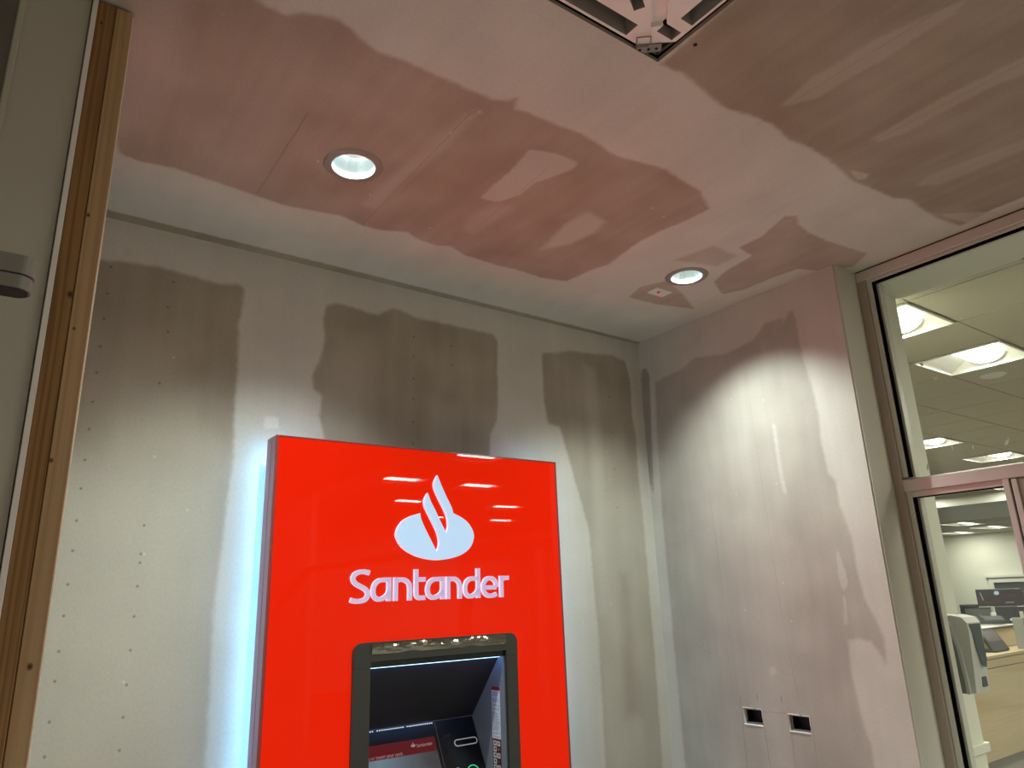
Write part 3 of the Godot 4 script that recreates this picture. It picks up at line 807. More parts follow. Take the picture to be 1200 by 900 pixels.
	obj("rail", bxm(Vector3(XG + 0.004, yt0 - 0.09, -1.085), Vector3(XG + 0.045, yt0 - 0.004, -0.25), 0.002), M.frame_metal, d)
	obj("rail", bxm(Vector3(XG + 0.004, 0.01, -1.085), Vector3(XG + 0.045, 0.2, -0.25), 0.002), M.frame_metal, d)
	obj("pane", bxm(Vector3(XG + 0.02, 0.2, -1.085), Vector3(XG + 0.026, yt0 - 0.09, -0.25)), M.glass, d)

# ---------- the bank hall behind the glass ----------
const X0 := 4.0          # first ceiling grid line
const PX := 0.605
const Z0 := -1.70
const PZ := 0.585

func bank_shell() -> void:
	struct("wall_bank_left", bxm(Vector3(3.36, 0, -2.4), Vector3(3.852, YB + 0.05, -1.70)), M.bank_wall, "white painted stub wall just behind the glass carrying the dispenser", "wall")
	struct("wall_bank_far", bxm(Vector3(24.0, 0, -13.1), Vector3(24.2, 3.3, 8.5)), M.bank_wall, "pale wall at the far end of the bank hall", "wall")
	struct("wall_bank_back", bxm(Vector3(3.4, 0, -13.2), Vector3(24.2, 3.3, -13.1)), M.bank_wall, "pale side wall of the bank hall beyond the counter", "wall")
	struct("wall_bank_front", bxm(Vector3(3.3, 0, 8.5), Vector3(24.2, 3.3, 8.6)), M.bank_wall, "pale wall of the bank hall behind the viewer", "wall")
	struct("wall_bank_near", bxm(Vector3(3.3, 0, 3.5), Vector3(3.4, 3.3, 8.5)), M.bank_wall, "pale wall of the bank hall beside the lobby", "wall")
	struct("wall_bank_corner", bxm(Vector3(3.3, 0, -13.1), Vector3(3.36, 3.3, -3.8)), M.bank_wall, "pale wall of the bank hall behind the lobby", "wall")
	# rail and skirting of the stub wall
	var st := mb()
	box(st, Vector3(3.45, 0.851, -1.70), Vector3(3.868, 0.890, -1.682), 0.002)
	box(st, Vector3(3.852, 0.851, -2.4), Vector3(3.868, 0.890, -1.70), 0.002)
	struct("trim_2", st, M.bank_wall, "white dado rail round the end of the stub wall below the dispenser", "trim")
	# ceiling: border soffit, tiles in a bar grid, then a lower far section
	var root := Node3D.new()
	root.name = numbered("ceiling")
	add_child(root)
	tag(root, "tiled ceiling of the bank hall seen through the glass", "ceiling", "", "structure")
	obj("border_soffit", bxm(Vector3(3.3, YB - 0.012, -1.70), Vector3(3.90, YB + 0.05, 8.5), 0.002), M.bank_wall, root)
	st = mb()
	box(st, Vector3(3.36, YB + 0.14, -13.1), Vector3(14.5, YB + 0.16, 8.5))
	obj("slab_panel", st, M.tile, root)
	# individual tiles where the glass shows them
	var lit := {}
	for t in TROFFERS: lit[Vector2i(t[0], t[1])] = true
	var shared := BoxMesh.new()
	shared.size = Vector3(PX - 0.012, 0.008, PZ - 0.012)
	for i in range(-1, 17):
		for k in range(-2, 11):
			if lit.has(Vector2i(i, k)): continue
			var x := X0 + PX * i
			var z := Z0 - PZ * (k + 1)
			var zf := (z + PZ) / x
			var zn := z / (x + PX)
			if zf < -0.62 or zn > -0.12 or (i == -1 and k < 0 and z > 0.0): continue
			if i == -1:
				obj("ceiling_tile", bxm(Vector3(3.905, YB + 0.004, z + 0.006), Vector3(X0 - 0.006, YB + 0.012, z + PZ - 0.006)), M.tile, root)
				continue
			var o := MeshInstance3D.new()
			o.name = "ceiling_tile"
			o.mesh = shared
			o.material_override = M.tile
			o.position = Vector3(x + PX / 2, YB + 0.008, z + PZ / 2)
			root.add_child(o, true)
	for i in range(0, 18):
		obj("grid_bar", bxm(Vector3(X0 + PX * i - 0.008, YB + 0.0075, Z0 - PZ * 11), Vector3(X0 + PX * i + 0.008, YB + 0.013, 0.64)), M.grid_bar, root)
	for k in range(-4, 12):
		obj("grid_bar", bxm(Vector3(3.9, YB + 0.0075, Z0 - PZ * k - 0.008), Vector3(14.45, YB + 0.013, Z0 - PZ * k + 0.008)), M.grid_bar, root)
	obj("beam_soffit", bxm(Vector3(14.5, 2.93, -13.1), Vector3(18.3, 3.3, 8.5), 0.004), M.bank_wall, root)
	st = mb()
	var far_holes := []
	for f in FAR: far_holes.append(Rect2(f[0] - 18.3 + 0.006, f[1] + 13.1 + 0.006, 1.188, 0.588))
	sheet(st, Vector3(18.3, 2.938, -13.1), Vector3.RIGHT, Vector3.BACK, Vector3.DOWN, 5.7, 21.6, far_holes, [])
	obj("far_ceiling", st, M.tile, root)
	struct("ceiling_slab", bxm(Vector3(3.3, 3.32, -13.2), Vector3(24.6, 3.4, 8.6)), M.dark_gap, "slab above the bank hall ceiling", "ceiling")
	for t in TROFFERS:
		troffer(X0 + PX * t[0] + 0.01, Z0 - PZ * (t[1] + 1) + 0.01, PX - 0.02, PZ - 0.02, YB, t[2])
	for f in MIRRORED:
		troffer(f[0] - 0.29, f[1] - 0.28, 0.58, 0.56, YB, f[2])
	for f in FAR:
		troffer(f[0], f[1], 1.2, 0.6, 2.932, f[2])
	# window opening in the far wall
	var w := Node3D.new()
	w.name = "window_2"
	add_child(w)
	tag(w, "dark interior window with white frame in the far wall of the bank hall", "window", "", "structure")
	obj("head_board", bxm(Vector3(23.9, 1.66, -9.62), Vector3(24.0, 1.73, -6.0), 0.004), M.white_metal, w)
	obj("frame", bxm(Vector3(23.95, 0.9, -9.56), Vector3(24.0, 1.66, -9.44), 0.004), M.white_metal, w)
	obj("blind_box", bxm(Vector3(23.93, 1.52, -9.44), Vector3(24.0, 1.61, -6.0), 0.004), M.white_metal, w)
	obj("pane", bxm(Vector3(23.98, 0.9, -9.44), Vector3(24.0, 1.52, -6.0)), M.smoked, w)

const TROFFERS := [
	[0, 0, "bright square ceiling light cut off by the stub wall behind the glass"],
	[2, 0, "large bright square ceiling light in the middle of the glass above the transom"],
	[7, 3, "bright ceiling light low behind the glass beside the stub wall"],
	[10, 3, "bright ceiling light just above the transom bar"],
	[5, 5, "unseen ceiling light added as hall fill behind the stub wall"], [4, -3, "unseen ceiling light added as hall fill over the open floor"], [10, -3, "unseen ceiling light added as hall fill over the waiting area"],  # unseen lights from here on are added to brighten the hall
	[7, -6, "unseen ceiling light added as hall fill over the right of the open floor"], [12, 0, "unseen ceiling light added as hall fill over the far open floor"], [12, 6, "unseen ceiling light added as hall fill over the end of the counter"], [14, -6, "unseen ceiling light added as hall fill near the beam"], [16, 8, "ceiling light added to brighten the beam, covered by the metal stile"], [16, 5, "ceiling light added to brighten the beam, covered by the mullion"],  # lights before the beam are added to brighten its face
]

const FAR := [[18.75, -8.35, "tiny far ceiling light, highest of three above the pale end wall"], [21.0, -8.6, "tiny far ceiling light next to the door mullion"], [22.2, -9.95, "tiny far ceiling light just over the pale end wall, next to the stub wall"], [21.3, -4.0, "far ceiling light hidden behind the door stile"]]
const MIRRORED := [
	[4.33, 1.19, "hall ceiling light mirrored at the top edge of the red sign"], [5.52, 3.04, "hall ceiling light mirrored just right of the flame tip"],
	[7.30, 4.92, "hall ceiling light mirrored right of the logo"], [8.55, 6.86, "hall ceiling light mirrored lowest on the sign"],
	[4.30, 2.97, "hall ceiling light mirrored left of the flame tip"], [5.40, 4.85, "hall ceiling light mirrored at the left of the second flame"], [7.1, 6.75, "hall ceiling light mirrored in the gap of the flames"],
]

# ---------- lit sign and cash machine ----------
func sign_and_machine() -> void:
	var xl := 0.855
	var xr := 2.229
	var yt := 2.226
	var zb := -2.806
	var s := thing("illuminated_sign", "tall red glowing sign panel with white flame logo round the cash machine", "sign", Vector3.ZERO)
	# box behind the face: two sides and a top of satin metal, each with a shallow groove
	var st := mb()
	for x in [[xl, xl + 0.012], [xr - 0.012, xr]]:
		box(st, Vector3(x[0], 0.02, zb), Vector3(x[1], yt, -2.755), 0.001)
		box(st, Vector3(x[0] + 0.0015, 0.02, -2.755), Vector3(x[1] - 0.0015, yt - 0.001, -2.750))
		box(st, Vector3(x[0], 0.02, -2.750), Vector3(x[1], yt, -2.706), 0.001)
	box(st, Vector3(xl + 0.012, yt - 0.012, zb), Vector3(xr - 0.012, yt, -2.706), 0.001)
	for r in [[xl + 0.012, 1.15, 0.03, yt - 0.012], [1.98, xr - 0.012, 0.03, yt - 0.012], [1.15, 1.98, 1.5, yt - 0.012]]:
		box(st, Vector3(r[0], r[2], zb + 0.012), Vector3(r[1], r[3], zb + 0.02))
	obj("body", st, M.sign_side, s)
	# clear rim and the red face with the cut-out for the machine
	st = mb()
	box(st, Vector3(xl, 0.02, -2.706), Vector3(xl + 0.012, yt, ZS), 0.002)
	box(st, Vector3(xr - 0.012, 0.02, -2.706), Vector3(xr, yt, ZS), 0.002)
	box(st, Vector3(xl + 0.012, yt - 0.008, -2.706), Vector3(xr - 0.012, yt, ZS), 0.002)
	obj("rim", st, M.sign_rim, s)
	st = mb()
	var face := PackedVector2Array([Vector2(xl + 0.012, 0.02), Vector2(1.2, 0.02), Vector2(1.2, 1.43), Vector2(1.932, 1.43), Vector2(1.932, 0.02), Vector2(xr - 0.012, 0.02), Vector2(xr - 0.012, yt - 0.008), Vector2(xl + 0.012, yt - 0.008)])
	extrude(st, st, face, Vector3(0, 0, -2.706), Vector3.RIGHT, Vector3.UP, Vector3.BACK, 0.005)
	obj("face_panel", st, M.sign_red, s)
	# light strips on the back that throw a halo on the wall
	for x in [xl + 0.009, xr - 0.009]:
		obj("halo_strip_light", bxm(Vector3(x - 0.008, 0.1, zb - 0.004), Vector3(x + 0.008, yt - 0.02, zb + 0.012), 0.002), M.halo_strip_light, s)
		area("halo_light", Vector3(x, 1.15, zb - 0.006), Vector3.ZERO, Vector2(0.014, 2.05), Color(0.47, 0.78, 1.0), 0.02)
	# flame logo
	var A := smooth(pv("1.470,1.949 1.474,1.925 1.494,1.885 1.521,1.839 1.548,1.792"))
	var B := smooth(pv("1.556,1.806 1.560,1.833 1.552,1.868 1.532,1.907 1.503,1.956 1.491,1.981 1.490,2.007 1.506,2.035"))
	var C := smooth(pv("1.521,1.999 1.542,1.964 1.566,1.919 1.597,1.869"))
	var D := smooth(pv("1.605,1.898 1.601,1.934 1.584,1.971 1.555,2.022 1.539,2.056 1.538,2.083 1.553,2.114"))
	var E := smooth(pv("1.571,2.075 1.599,2.021 1.623,1.979 1.630,1.955"))
	var F := smooth(pv("1.670,1.939 1.708,1.913 1.734,1.866 1.719,1.817 1.677,1.784 1.617,1.765 1.543,1.758 1.461,1.771 1.395,1.802 1.363,1.842 1.362,1.876 1.388,1.914 1.427,1.936"))
	var out := PackedVector2Array()
	for q in [A, B, C, D, E, F]: out.append_array(q)
	st = mb()
	var rim := mb()
	extrude(st, rim, out, Vector3(0, 0, ZS - 0.002), Vector3.RIGHT, Vector3.UP, Vector3.BACK, 0.016)
	obj("flame_logo", st, M.logo_front, s, rim, M.letter_rim)
	# lettering: strokes in a unit box (x-height 1), placed letter by letter
	var h := 0.105
	var a_l := ["0.895,0.0 0.895,1.0", "0.895,0.895 0.62,0.9 0.36,0.86 0.17,0.70 0.105,0.45 0.16,0.22 0.34,0.10 0.58,0.12 0.80,0.26 0.89,0.42"]
	var n_l := ["0.115,0.0 0.115,1.0", "0.115,0.84 0.35,0.895 0.60,0.88 0.80,0.76 0.88,0.55 0.885,0.0"]
	var glyphs := [
		["S", 1.169, 1.253, ["0.95,1.20 0.70,1.255 0.42,1.235 0.19,1.12 0.13,0.94 0.26,0.77 0.52,0.64 0.78,0.50 0.88,0.30 0.76,0.11 0.50,0.04 0.24,0.05 0.03,0.10"]],
		["a", 1.256, 1.342, a_l], ["n", 1.353, 1.435, n_l],
		["t", 1.444, 1.498, ["0.19,1.34 0.19,0.36 0.27,0.16 0.50,0.10 0.95,0.10", "0.19,0.895 0.98,0.895"]],
		["a", 1.498, 1.588, a_l], ["n", 1.596, 1.671, n_l],
		["d", 1.679, 1.764, ["0.895,0.0 0.895,1.36", "0.895,0.88 0.62,0.9 0.36,0.86 0.17,0.70 0.105,0.45 0.16,0.22 0.34,0.10 0.58,0.12 0.80,0.26 0.89,0.42"]],
		["e", 1.770, 1.860, ["0.13,0.47 0.86,0.47", "0.875,0.47 0.85,0.70 0.70,0.86 0.50,0.90 0.28,0.83 0.13,0.62 0.12,0.40 0.22,0.20 0.44,0.09 0.70,0.10 0.88,0.16"]],
		["r", 1.866, 1.917, ["0.20,0.0 0.20,1.0", "0.20,0.80 0.38,0.87 0.62,0.90 0.98,0.90"]],
	]
	var u := 0.0905
	for g in glyphs:
		st = mb()
		rim = mb()
		for stroke in g[3]:
			var pts := pv(stroke)
			var q := PackedVector2Array()
			for p in (smooth(pts, 5) if pts.size() > 2 else pts):
				q.append(Vector2(lerpf(g[1], g[2], p.x), 1.6 + p.y * u))
			ribbon(st, rim, q, 0.0180, Vector3(0, 0, ZS - 0.002), 0.014)
		obj("letter", st, M.letter_front, s, rim, M.letter_rim)

	# ---- cash machine ----
	var m := thing("cash_machine", "dark grey cash machine fascia with lit recess set in the red sign", "cash machine", Vector3.ZERO)
	var z0 := -2.7005
	var zf := -2.684
	# fascia: top bar with rounded corners, then side bars, split at the visible seam
	var L := 1.187
	var R := 1.946
	var T := 1.451
	var il := 1.258
	var ir := 1.887
	var it := 1.382
	var arc := PackedVector2Array()
	for i in 9:
		var a := PI / 2 - PI / 2 * i / 8.0
		arc.append(Vector2(R - 0.038 + cos(a) * 0.038, T - 0.038 + sin(a) * 0.038))
	var top := PackedVector2Array([Vector2(L, 1.3595), Vector2(il, 1.3595), Vector2(il, it), Vector2(ir, it), Vector2(ir, 1.3595), Vector2(R, 1.3595)])
	var arcr := arc.duplicate()
	arcr.reverse()
	top.append_array(arcr)
	for i in 9:
		var a := PI / 2 + PI / 2 * i / 8.0
		top.append(Vector2(L + 0.038 + cos(a) * 0.038, T - 0.038 + sin(a) * 0.038))
	obj("fascia_head", plate(top, Vector3(0, 0, z0), Vector3.RIGHT, Vector3.UP, Vector3.BACK, zf - z0), M.fascia, m)
	for x in [[L, il], [ir, R]]:
		obj("fascia_side", bxm(Vector3(x[0], 0.62, z0), Vector3(x[1], 1.3589, zf), 0.0015), M.fascia, m)
	obj("fascia_foot", bxm(Vector3(il, 0.62, z0), Vector3(ir, 0.70, zf), 0.0015), M.fascia, m)
	# glossy bowed strip along the head
	st = mb()
	var nseg := 60
	for i in nseg:
		for k in 6:
			var q: Array[Vector3] = []
			for c in [[i, k], [i + 1, k], [i + 1, k + 1], [i, k + 1]]:
				var X: float = lerpf(il + 0.002, ir - 0.002, float(c[0]) / nseg)
				var Y: float = lerpf(1.407, 1.4465, c[1] / 6.0)
				var t: float = c[1] / 6.0
				q.append(Vector3(X, Y, zf + 0.0005 + 0.004 * sin(t * PI) + 0.0016 * sin(X * 21.0 + t * 2.0) + 0.0007 * sin(X * 47.0 - t * 4.0)))
			var nn := (q[1] - q[0]).cross(q[3] - q[0]).normalized()
			quad(st, q[0], q[1], q[2], q[3], nn)
	obj("gloss_strip", st, M.gloss_strip, m)
	# recess: lip, hood, cheeks
	obj("recess_lip", bxm(Vector3(il, it - 0.024, -2.735), Vector3(ir, it + 0.001, z0 + 0.004), 0.001), M.console, m)
	obj("lamp_strip_light", bxm(Vector3(il + 0.002, it - 0.0285, -2.7345), Vector3(ir - 0.004, it - 0.0245, -2.7305)), M.led_white, m)
	area("recess_light", Vector3((il + ir) / 2, it - 0.031, -2.7325), Vector3(-90, 0, 0), Vector2(0.6, 0.006), Color(0.4, 0.62, 1.0), 0.022)
	var ha := Vector2(1.356, -2.737)       # hood from (y, z) to (y, z)
	var hb := Vector2(1.101, -2.956)
	var ca := Vector2(1.099, -2.957)
	var cb := Vector2(0.66, -2.72)
	st = mb()
	var hn := Vector3(0, -(hb.y - ha.y), (hb.x - ha.x)).normalized()
	if hn.z < 0: hn = -hn
	var P := func(x: float, yz: Vector2) -> Vector3: return Vector3(x, yz.x, yz.y)
	extrude(st, st, PackedVector2Array([ha, hb, hb + Vector2(0.012, -0.012), ha + Vector2(0.012, -0.012)]), Vector3(il, 0, 0), Vector3.UP, Vector3.BACK, Vector3.RIGHT, ir - 0.005 - il)
	obj("hood", st, M.hood, m)
	for x in [[il - 0.012, il], [ir - 0.005, ir + 0.007]]:
		st = mb()
		extrude(st, st, PackedVector2Array([Vector2(it, z0), Vector2(it, -2.97), Vector2(0.62, -2.97), Vector2(0.62, z0)]), Vector3(x[0], 0, 0), Vector3.UP, Vector3.BACK, Vector3.RIGHT, x[1] - x[0])
		obj("cheek", st, M.machine_side, m)
	# console, tilted towards the user
	var e1 := Vector3(0, cb.x - ca.x, cb.y - ca.y).normalized()      # down the slope
	var cn := Vector3(0, -e1.z, e1.y)
	if cn.z < 0: cn = -cn
	var co := Vector3(il, ca.x, ca.y)
	var len := ca.distance_to(cb)
	var W := ir - 0.005 - il
	var con := obj("console", plate(PackedVector2Array([Vector2(0, 0), Vector2(W, 0), Vector2(W, len), Vector2(0, len)]), co, Vector3.RIGHT, e1, -cn, 0.02), M.console, m)
	var on := func(x: float, y: float) -> float: return (ca.x - y) / -e1.y      # distance down the slope of height y
	var edge := mb()
	extrude(edge, edge, PackedVector2Array([Vector2(0, 0), Vector2(W, 0), Vector2(W, 0.0025), Vector2(0, 0.0025)]), co, Vector3.RIGHT, e1, cn, 0.002)
	extrude(edge, edge, PackedVector2Array([Vector2(W - 0.0025, 0.0025), Vector2(W, 0.0025), Vector2(W, len), Vector2(W - 0.0025, len)]), co, Vector3.RIGHT, e1, cn, 0.002)
	extrude(edge, edge, PackedVector2Array([Vector2(0.428, 0.01), Vector2(0.430, 0.01), Vector2(0.424, len), Vector2(0.422, len)]), co, Vector3.RIGHT, e1, cn, 0.0015)
	obj("edge_bead", edge, M.console_line, con)
	for i in 39:
		if i == 13 or i == 26: continue
		var x := 0.012 + i * 0.0106
		obj("led_light", bxt(Vector3(0.0036, 0.0036, 0.002), co + Vector3(x, 0, 0) + e1 * 0.0075 + cn * 0.001, Vector3.ZERO), M.led_dot, con)
	# screen
	var sc := mb()
	var s0: float = on.call(0.0, 1.043)
	var sw := 1.669 - il
	uv_plane(co + e1 * s0, Vector3(1.0 / sw, 0, 0), e1 / 0.32)
	extrude(sc, sc, PackedVector2Array([Vector2(0, s0), Vector2(sw, s0), Vector2(sw, s0 + 0.32), Vector2(0, s0 + 0.32)]), co, Vector3.RIGHT, e1, cn, 0.002)
	uv_plane(Vector3.ZERO, Vector3.ZERO, Vector3.ZERO)
	M.screen = screen_material()
	var screen := obj("screen", sc, M.screen, con)
	var tilt := Basis(Vector3.RIGHT, -e1, cn)
	lettering(screen, "Tap or insert your card.", 0.0165, co + Vector3(0.080, 0, 0) + e1 * (s0 + 0.047) + cn * 0.0025, tilt, M.screen_text, 0.0)
	lettering(screen, "Santander", 0.0165, co + Vector3(0.319, 0, 0) + e1 * (s0 + 0.026) + cn * 0.0025, tilt, M.screen_text, 0.0)
	var mini := mb()
	var small := PackedVector2Array()
	for p in out: small.append(Vector2((p.x - 1.548) * 0.055, (p.y - 1.9) * 0.055))
	extrude(mini, mini, small, co + Vector3(0.305, 0, 0) + e1 * (s0 + 0.021) + cn * 0.0022, Vector3.RIGHT, -e1, cn, 0.0004)
	obj("flame_logo", mini, M.screen_text, screen)
	# card slot: softly lit stadium ring with a dark mouth
	var ring := func(cx: float, cy: float, hw: float, hh: float, t: float) -> SurfaceTool:
		var r0 := rrect(cx - hw, cy - hh, cx + hw, cy + hh, hh * 0.999, 10)
		var r1 := rrect(cx - hw + t, cy - hh + t, cx + hw - t, cy + hh - t, (hh - t) * 0.999, 10)
		var q := mb()
		for i in r0.size():
			var j := (i + 1) % r0.size()
			var f := func(v: Vector2) -> Vector3: return co + Vector3.RIGHT * v.x + e1 * v.y + cn * 0.0025
			quad(q, f.call(r0[i]), f.call(r0[j]), f.call(r1[j]), f.call(r1[i]), cn)
			quad(q, f.call(r0[i]), f.call(r0[j]), f.call(r0[j]) - cn * 0.003, f.call(r0[i]) - cn * 0.003, (f.call(r0[i]) - f.call(Vector2(cx, cy))).normalized())
		return q
	var slot: float = on.call(0.0, 1.007)
	obj("card_slot_light", ring.call(0.557, slot, 0.058, 0.0145, 0.004), M.led_soft, con)
	obj("reader_ring_light", ring.call(0.557, on.call(0.0, 0.897), 0.03, 0.03, 0.004), M.led_green, con)
	var dot := mb()
	lathe(dot, [Vector2(0, 0.003), Vector2(0.013, 0.003), Vector2(0.013, -0.001)], co + Vector3(0.485, 0, 0) + e1 * on.call(0.0, 0.911), cn, 24)
	obj("button_light", dot, M.led_green, con)
	for q in [[0.467, 1.036], [0.473, 0.979]]:
		obj("reader_window", bxt(Vector3(0.036, 0.024, 0.003), co + Vector3(q[0], 0, 0) + e1 * on.call(0.0, q[1]), Vector3(-rad_to_deg(atan2(-e1.z, -e1.y)), 0, 0)), M.charcoal, con)
	# instruction sticker on the right cheek
	st = mb()
	var xs := ir - 0.005
	var poly := rrect(-2.797, 0.90, -2.735, 1.231, 0.008, 5)
	uv_plane(Vector3(0, 1.231, -2.797), Vector3(0, 0, 1 / 0.062), Vector3(0, -1 / 0.331, 0))
	extrude(st, st, poly, Vector3(xs, 0, 0), Vector3.BACK, Vector3.UP, Vector3.LEFT, 0.0012)
	uv_plane(Vector3.ZERO, Vector3.ZERO, Vector3.ZERO)
	tag(obj("sticker", st, sticker_material(), m), "pale instruction sticker with red cap and icons", "")

func lettering(parent: Node, text: String, size: float, at: Vector3, b: Basis, m: Material, d := 0.0) -> void:
	var t := TextMesh.new()
	var f := SystemFont.new()
	f.font_names = PackedStringArray(["Droid Sans"])
	t.font = f
	t.text = text
	t.font_size = 32
	t.pixel_size = size / 32.0
	t.depth = maxf(d, 0.0004)
	t.horizontal_alignment = HORIZONTAL_ALIGNMENT_LEFT
	var o := obj("lettering", t, m, parent)
	o.transform = Transform3D(b, at)

func screen_material() -> StandardMaterial3D:
	var w := 256
	var h := 200
	var im := Image.create(w, h, false, Image.FORMAT_RGB8)
	var n := noise_bytes(w, h, 60, 60, 5)
	for y in h:
		for x in w:
			var c := col(96, 14, 22)
			if y > 34:
				var t := clampf((x - 90) / 150.0, 0.0, 1.0)
				c = col(128, 150, 172).lerp(col(66, 54, 58), t).lerp(col(90, 110, 104), n[y * w + x] / 255.0 * 0.5)
			im.set_pixel(x, y, c)
	var m := StandardMaterial3D.new()
	m.resource_name = "screen"
	m.albedo_color = col(8, 8, 9)
	m.roughness = 0.25
	m.emission_enabled = true
	m.emission = Color.WHITE
	m.emission_operator = BaseMaterial3D.EMISSION_OP_MULTIPLY
	m.emission_texture = ImageTexture.create_from_image(im)
	m.emission_energy_multiplier = 0.75
	glow("screen_text", col(160, 140, 140), Color(0.75, 0.62, 0.62), 0.4)
	return m

func sticker_material() -> StandardMaterial3D:
	var w := 62
	var h := 331
	var im := Image.create(w, h, false, Image.FORMAT_RGB8)
	im.fill(col(225, 228, 240))
	im.fill_rect(Rect2i(0, 0, w, 14), col(170, 30, 34))
	var rng := RandomNumberGenerator.new()
	rng.seed = 9
	var y := 20
	while y < 200:                       # lines of small print, too fine to read
		var x := 5
		var end := rng.randi_range(38, 58)
		while x < end:
			var l := rng.randi_range(4, 11)
			im.fill_rect(Rect2i(x, y, mini(l, end - x), 2), col(84, 92, 128))
			x += l + 3
		y += 5 if rng.randf() < 0.85 else 10
	im.fill_rect(Rect2i(0, 204, w, 127), col(120, 40, 40))
	for r in 5:
		for c in 2:
			var bx := Rect2i(6 + c * 27, 212 + r * 23, 23, 19)
			im.fill_rect(bx, col(222, 218, 220) if (r + c) % 2 == 1 or c == 0 else col(40, 30, 34))
			im.fill_rect(Rect2i(bx.position + Vector2i(6 + r % 3, 5), Vector2i(10, 8)), col(50, 50, 92) if c == 0 else col(200, 150, 90) if r == 1 else col(110, 104, 112))
	var m := StandardMaterial3D.new()
	m.albedo_texture = ImageTexture.create_from_image(im)
	m.roughness = 0.5
	return m

# ---------- air conditioner body in the ceiling opening, its cover panel off ----------
func cassette() -> void:
	var t := thing("ceiling_air_conditioner", "uncovered air conditioner body recessed in the square ceiling opening at the top", "air conditioner", Vector3(0.914, 3.058, -0.656))
	var hw := 0.452
	var root := CSGBox3D.new()
	root.name = "body_panel"
	root.size = Vector3(hw * 2, 0.04, hw * 2)
	root.position = Vector3(0, 0.02, 0)
	root.material = M.cassette
	t.add_child(root)
	var cut := func(size: Vector3, at: Vector3, turn: float) -> void:
		var c := CSGBox3D.new()
		c.name = "cut"
		c.size = size
		c.position = at
		c.rotation_degrees.y = turn
		c.operation = CSGShape3D.OPERATION_SUBTRACTION
		c.material = M.cassette_inner
		root.add_child(c, true)
	var groove := func(size: Vector3, at: Vector3, turn: float) -> void:
		var c := CSGBox3D.new()
		c.name = "cut"
		c.size = size
		c.position = at
		c.rotation_degrees.y = turn
		c.operation = CSGShape3D.OPERATION_SUBTRACTION
		c.material = M.cassette
		root.add_child(c, true)
	# outlet slots along each side, the inlet in the middle, clipped corners
	for a in 4:
		var b := Basis(Vector3.UP, PI / 2 * a)
		cut.call(Vector3(0.64, 0.2, 0.045), b * Vector3(0, 0, -0.4215), 90.0 * a)
		cut.call(Vector3(0.16, 0.2, 0.08), b * Vector3(0.4363, 0, -0.4496), 90.0 * a - 40.0)
		cut.call(Vector3(0.06, 0.2, 0.034), b * Vector3(0.409, 0, -0.37), 90.0 * a)
		groove.call(Vector3(0.20, 0.03, 0.042), b * Vector3(0.30, -0.02, -0.30), 90.0 * a + 45.0)
	cut.call(Vector3(0.46, 0.2, 0.46), Vector3.ZERO, 0.0)
	for e in [[0.262, -0.345, 0.05], [-0.18, -0.365, 0.04]]:
		cut.call(Vector3(e[2], 0.2, 0.03), Vector3(e[0], 0, e[1]), 30.0)
	# slot ducts behind the panel
	for a in 4:
		var st := mb()
		var b := Basis(Vector3.UP, PI / 2 * a)
		var xf := Transform3D(b, Vector3.ZERO)
		box(st, Vector3(-0.33, 0.012, -0.452), Vector3(0.33, 0.18, -0.4445), 0.0, xf)
		box(st, Vector3(-0.33, 0.041, -0.398), Vector3(0.33, 0.18, -0.392), 0.0, xf)
		box(st, Vector3(-0.33, 0.16, -0.4445), Vector3(0.33, 0.18, -0.398), 0.0, xf)
		for x in [-0.33, 0.322]:
			box(st, Vector3(x, 0.041, -0.4445), Vector3(x + 0.008, 0.16, -0.398), 0.0, xf)
		obj("outlet_duct", st, M.cassette_inner, t)
	var pan := mb()
	lathe(pan, [Vector2(0.19, 0.06), Vector2(0.16, 0.14), Vector2(0.06, 0.16), Vector2(0.0, 0.16)], Vector3.ZERO, Vector3.UP, 32)
	box(pan, Vector3(-0.24, 0.2, -0.24), Vector3(0.24, 0.21, 0.24))
	obj("fan_mouth", pan, M.cassette_inner, t)
	obj("housing", housing(), M.galvanised, t)
	# hanging bracket in the near corner: plate with three holes and a wire loop
	var bp := Transform3D(Basis(Vector3.UP, deg_to_rad(-41.0)), Vector3(0.402, -0.004, -0.440))
	var br := mb()
	box(br, Vector3(-0.036, -0.0015, -0.018), Vector3(0.036, 0.0015, 0.012), 0.001, bp)
	box(br, Vector3(-0.036, -0.008, 0.010), Vector3(-0.002, 0.0015, 0.013), 0.0005, bp)
	var bro := obj("bracket", br, M.galvanised, t)
	var ho := mb()
	for x in [-0.024, 0.0, 0.022]:
		lathe(ho, [Vector2(0, -0.0022), Vector2(0.0045, -0.0022), Vector2(0.0045, 0)], bp * Vector3(x, 0, -0.004), Vector3.UP, 12)
	obj("screw_hole", ho, M.dark_gap, bro)
	var lp := mb()
	var q: Array = []
	for v in [Vector3(-0.034, -0.004, 0.008), Vector3(-0.036, -0.006, 0.05), Vector3(0.002, -0.006, 0.05), Vector3(0.004, -0.004, 0.008)]: q.append(bp * v)
	tube(lp, q, 0.002, 8)
	obj("wire_loop", lp, M.galvanised, bro)

func housing() -> SurfaceTool:
	var st := mb()
	var h := 0.4605
	box(st, Vector3(-h, 0.21, -h), Vector3(h, 0.22, h))
	for a in 4:
		box(st, Vector3(-h, 0.02, -h), Vector3(h, 0.21, -h + 0.004), 0.0, Transform3D(Basis(Vector3.UP, PI / 2 * a), Vector3.ZERO))
		box(st, Vector3(-h, 0.012, -h), Vector3(h, 0.014, -h + 0.006), 0.0, Transform3D(Basis(Vector3.UP, PI / 2 * a), Vector3.ZERO))
	return st

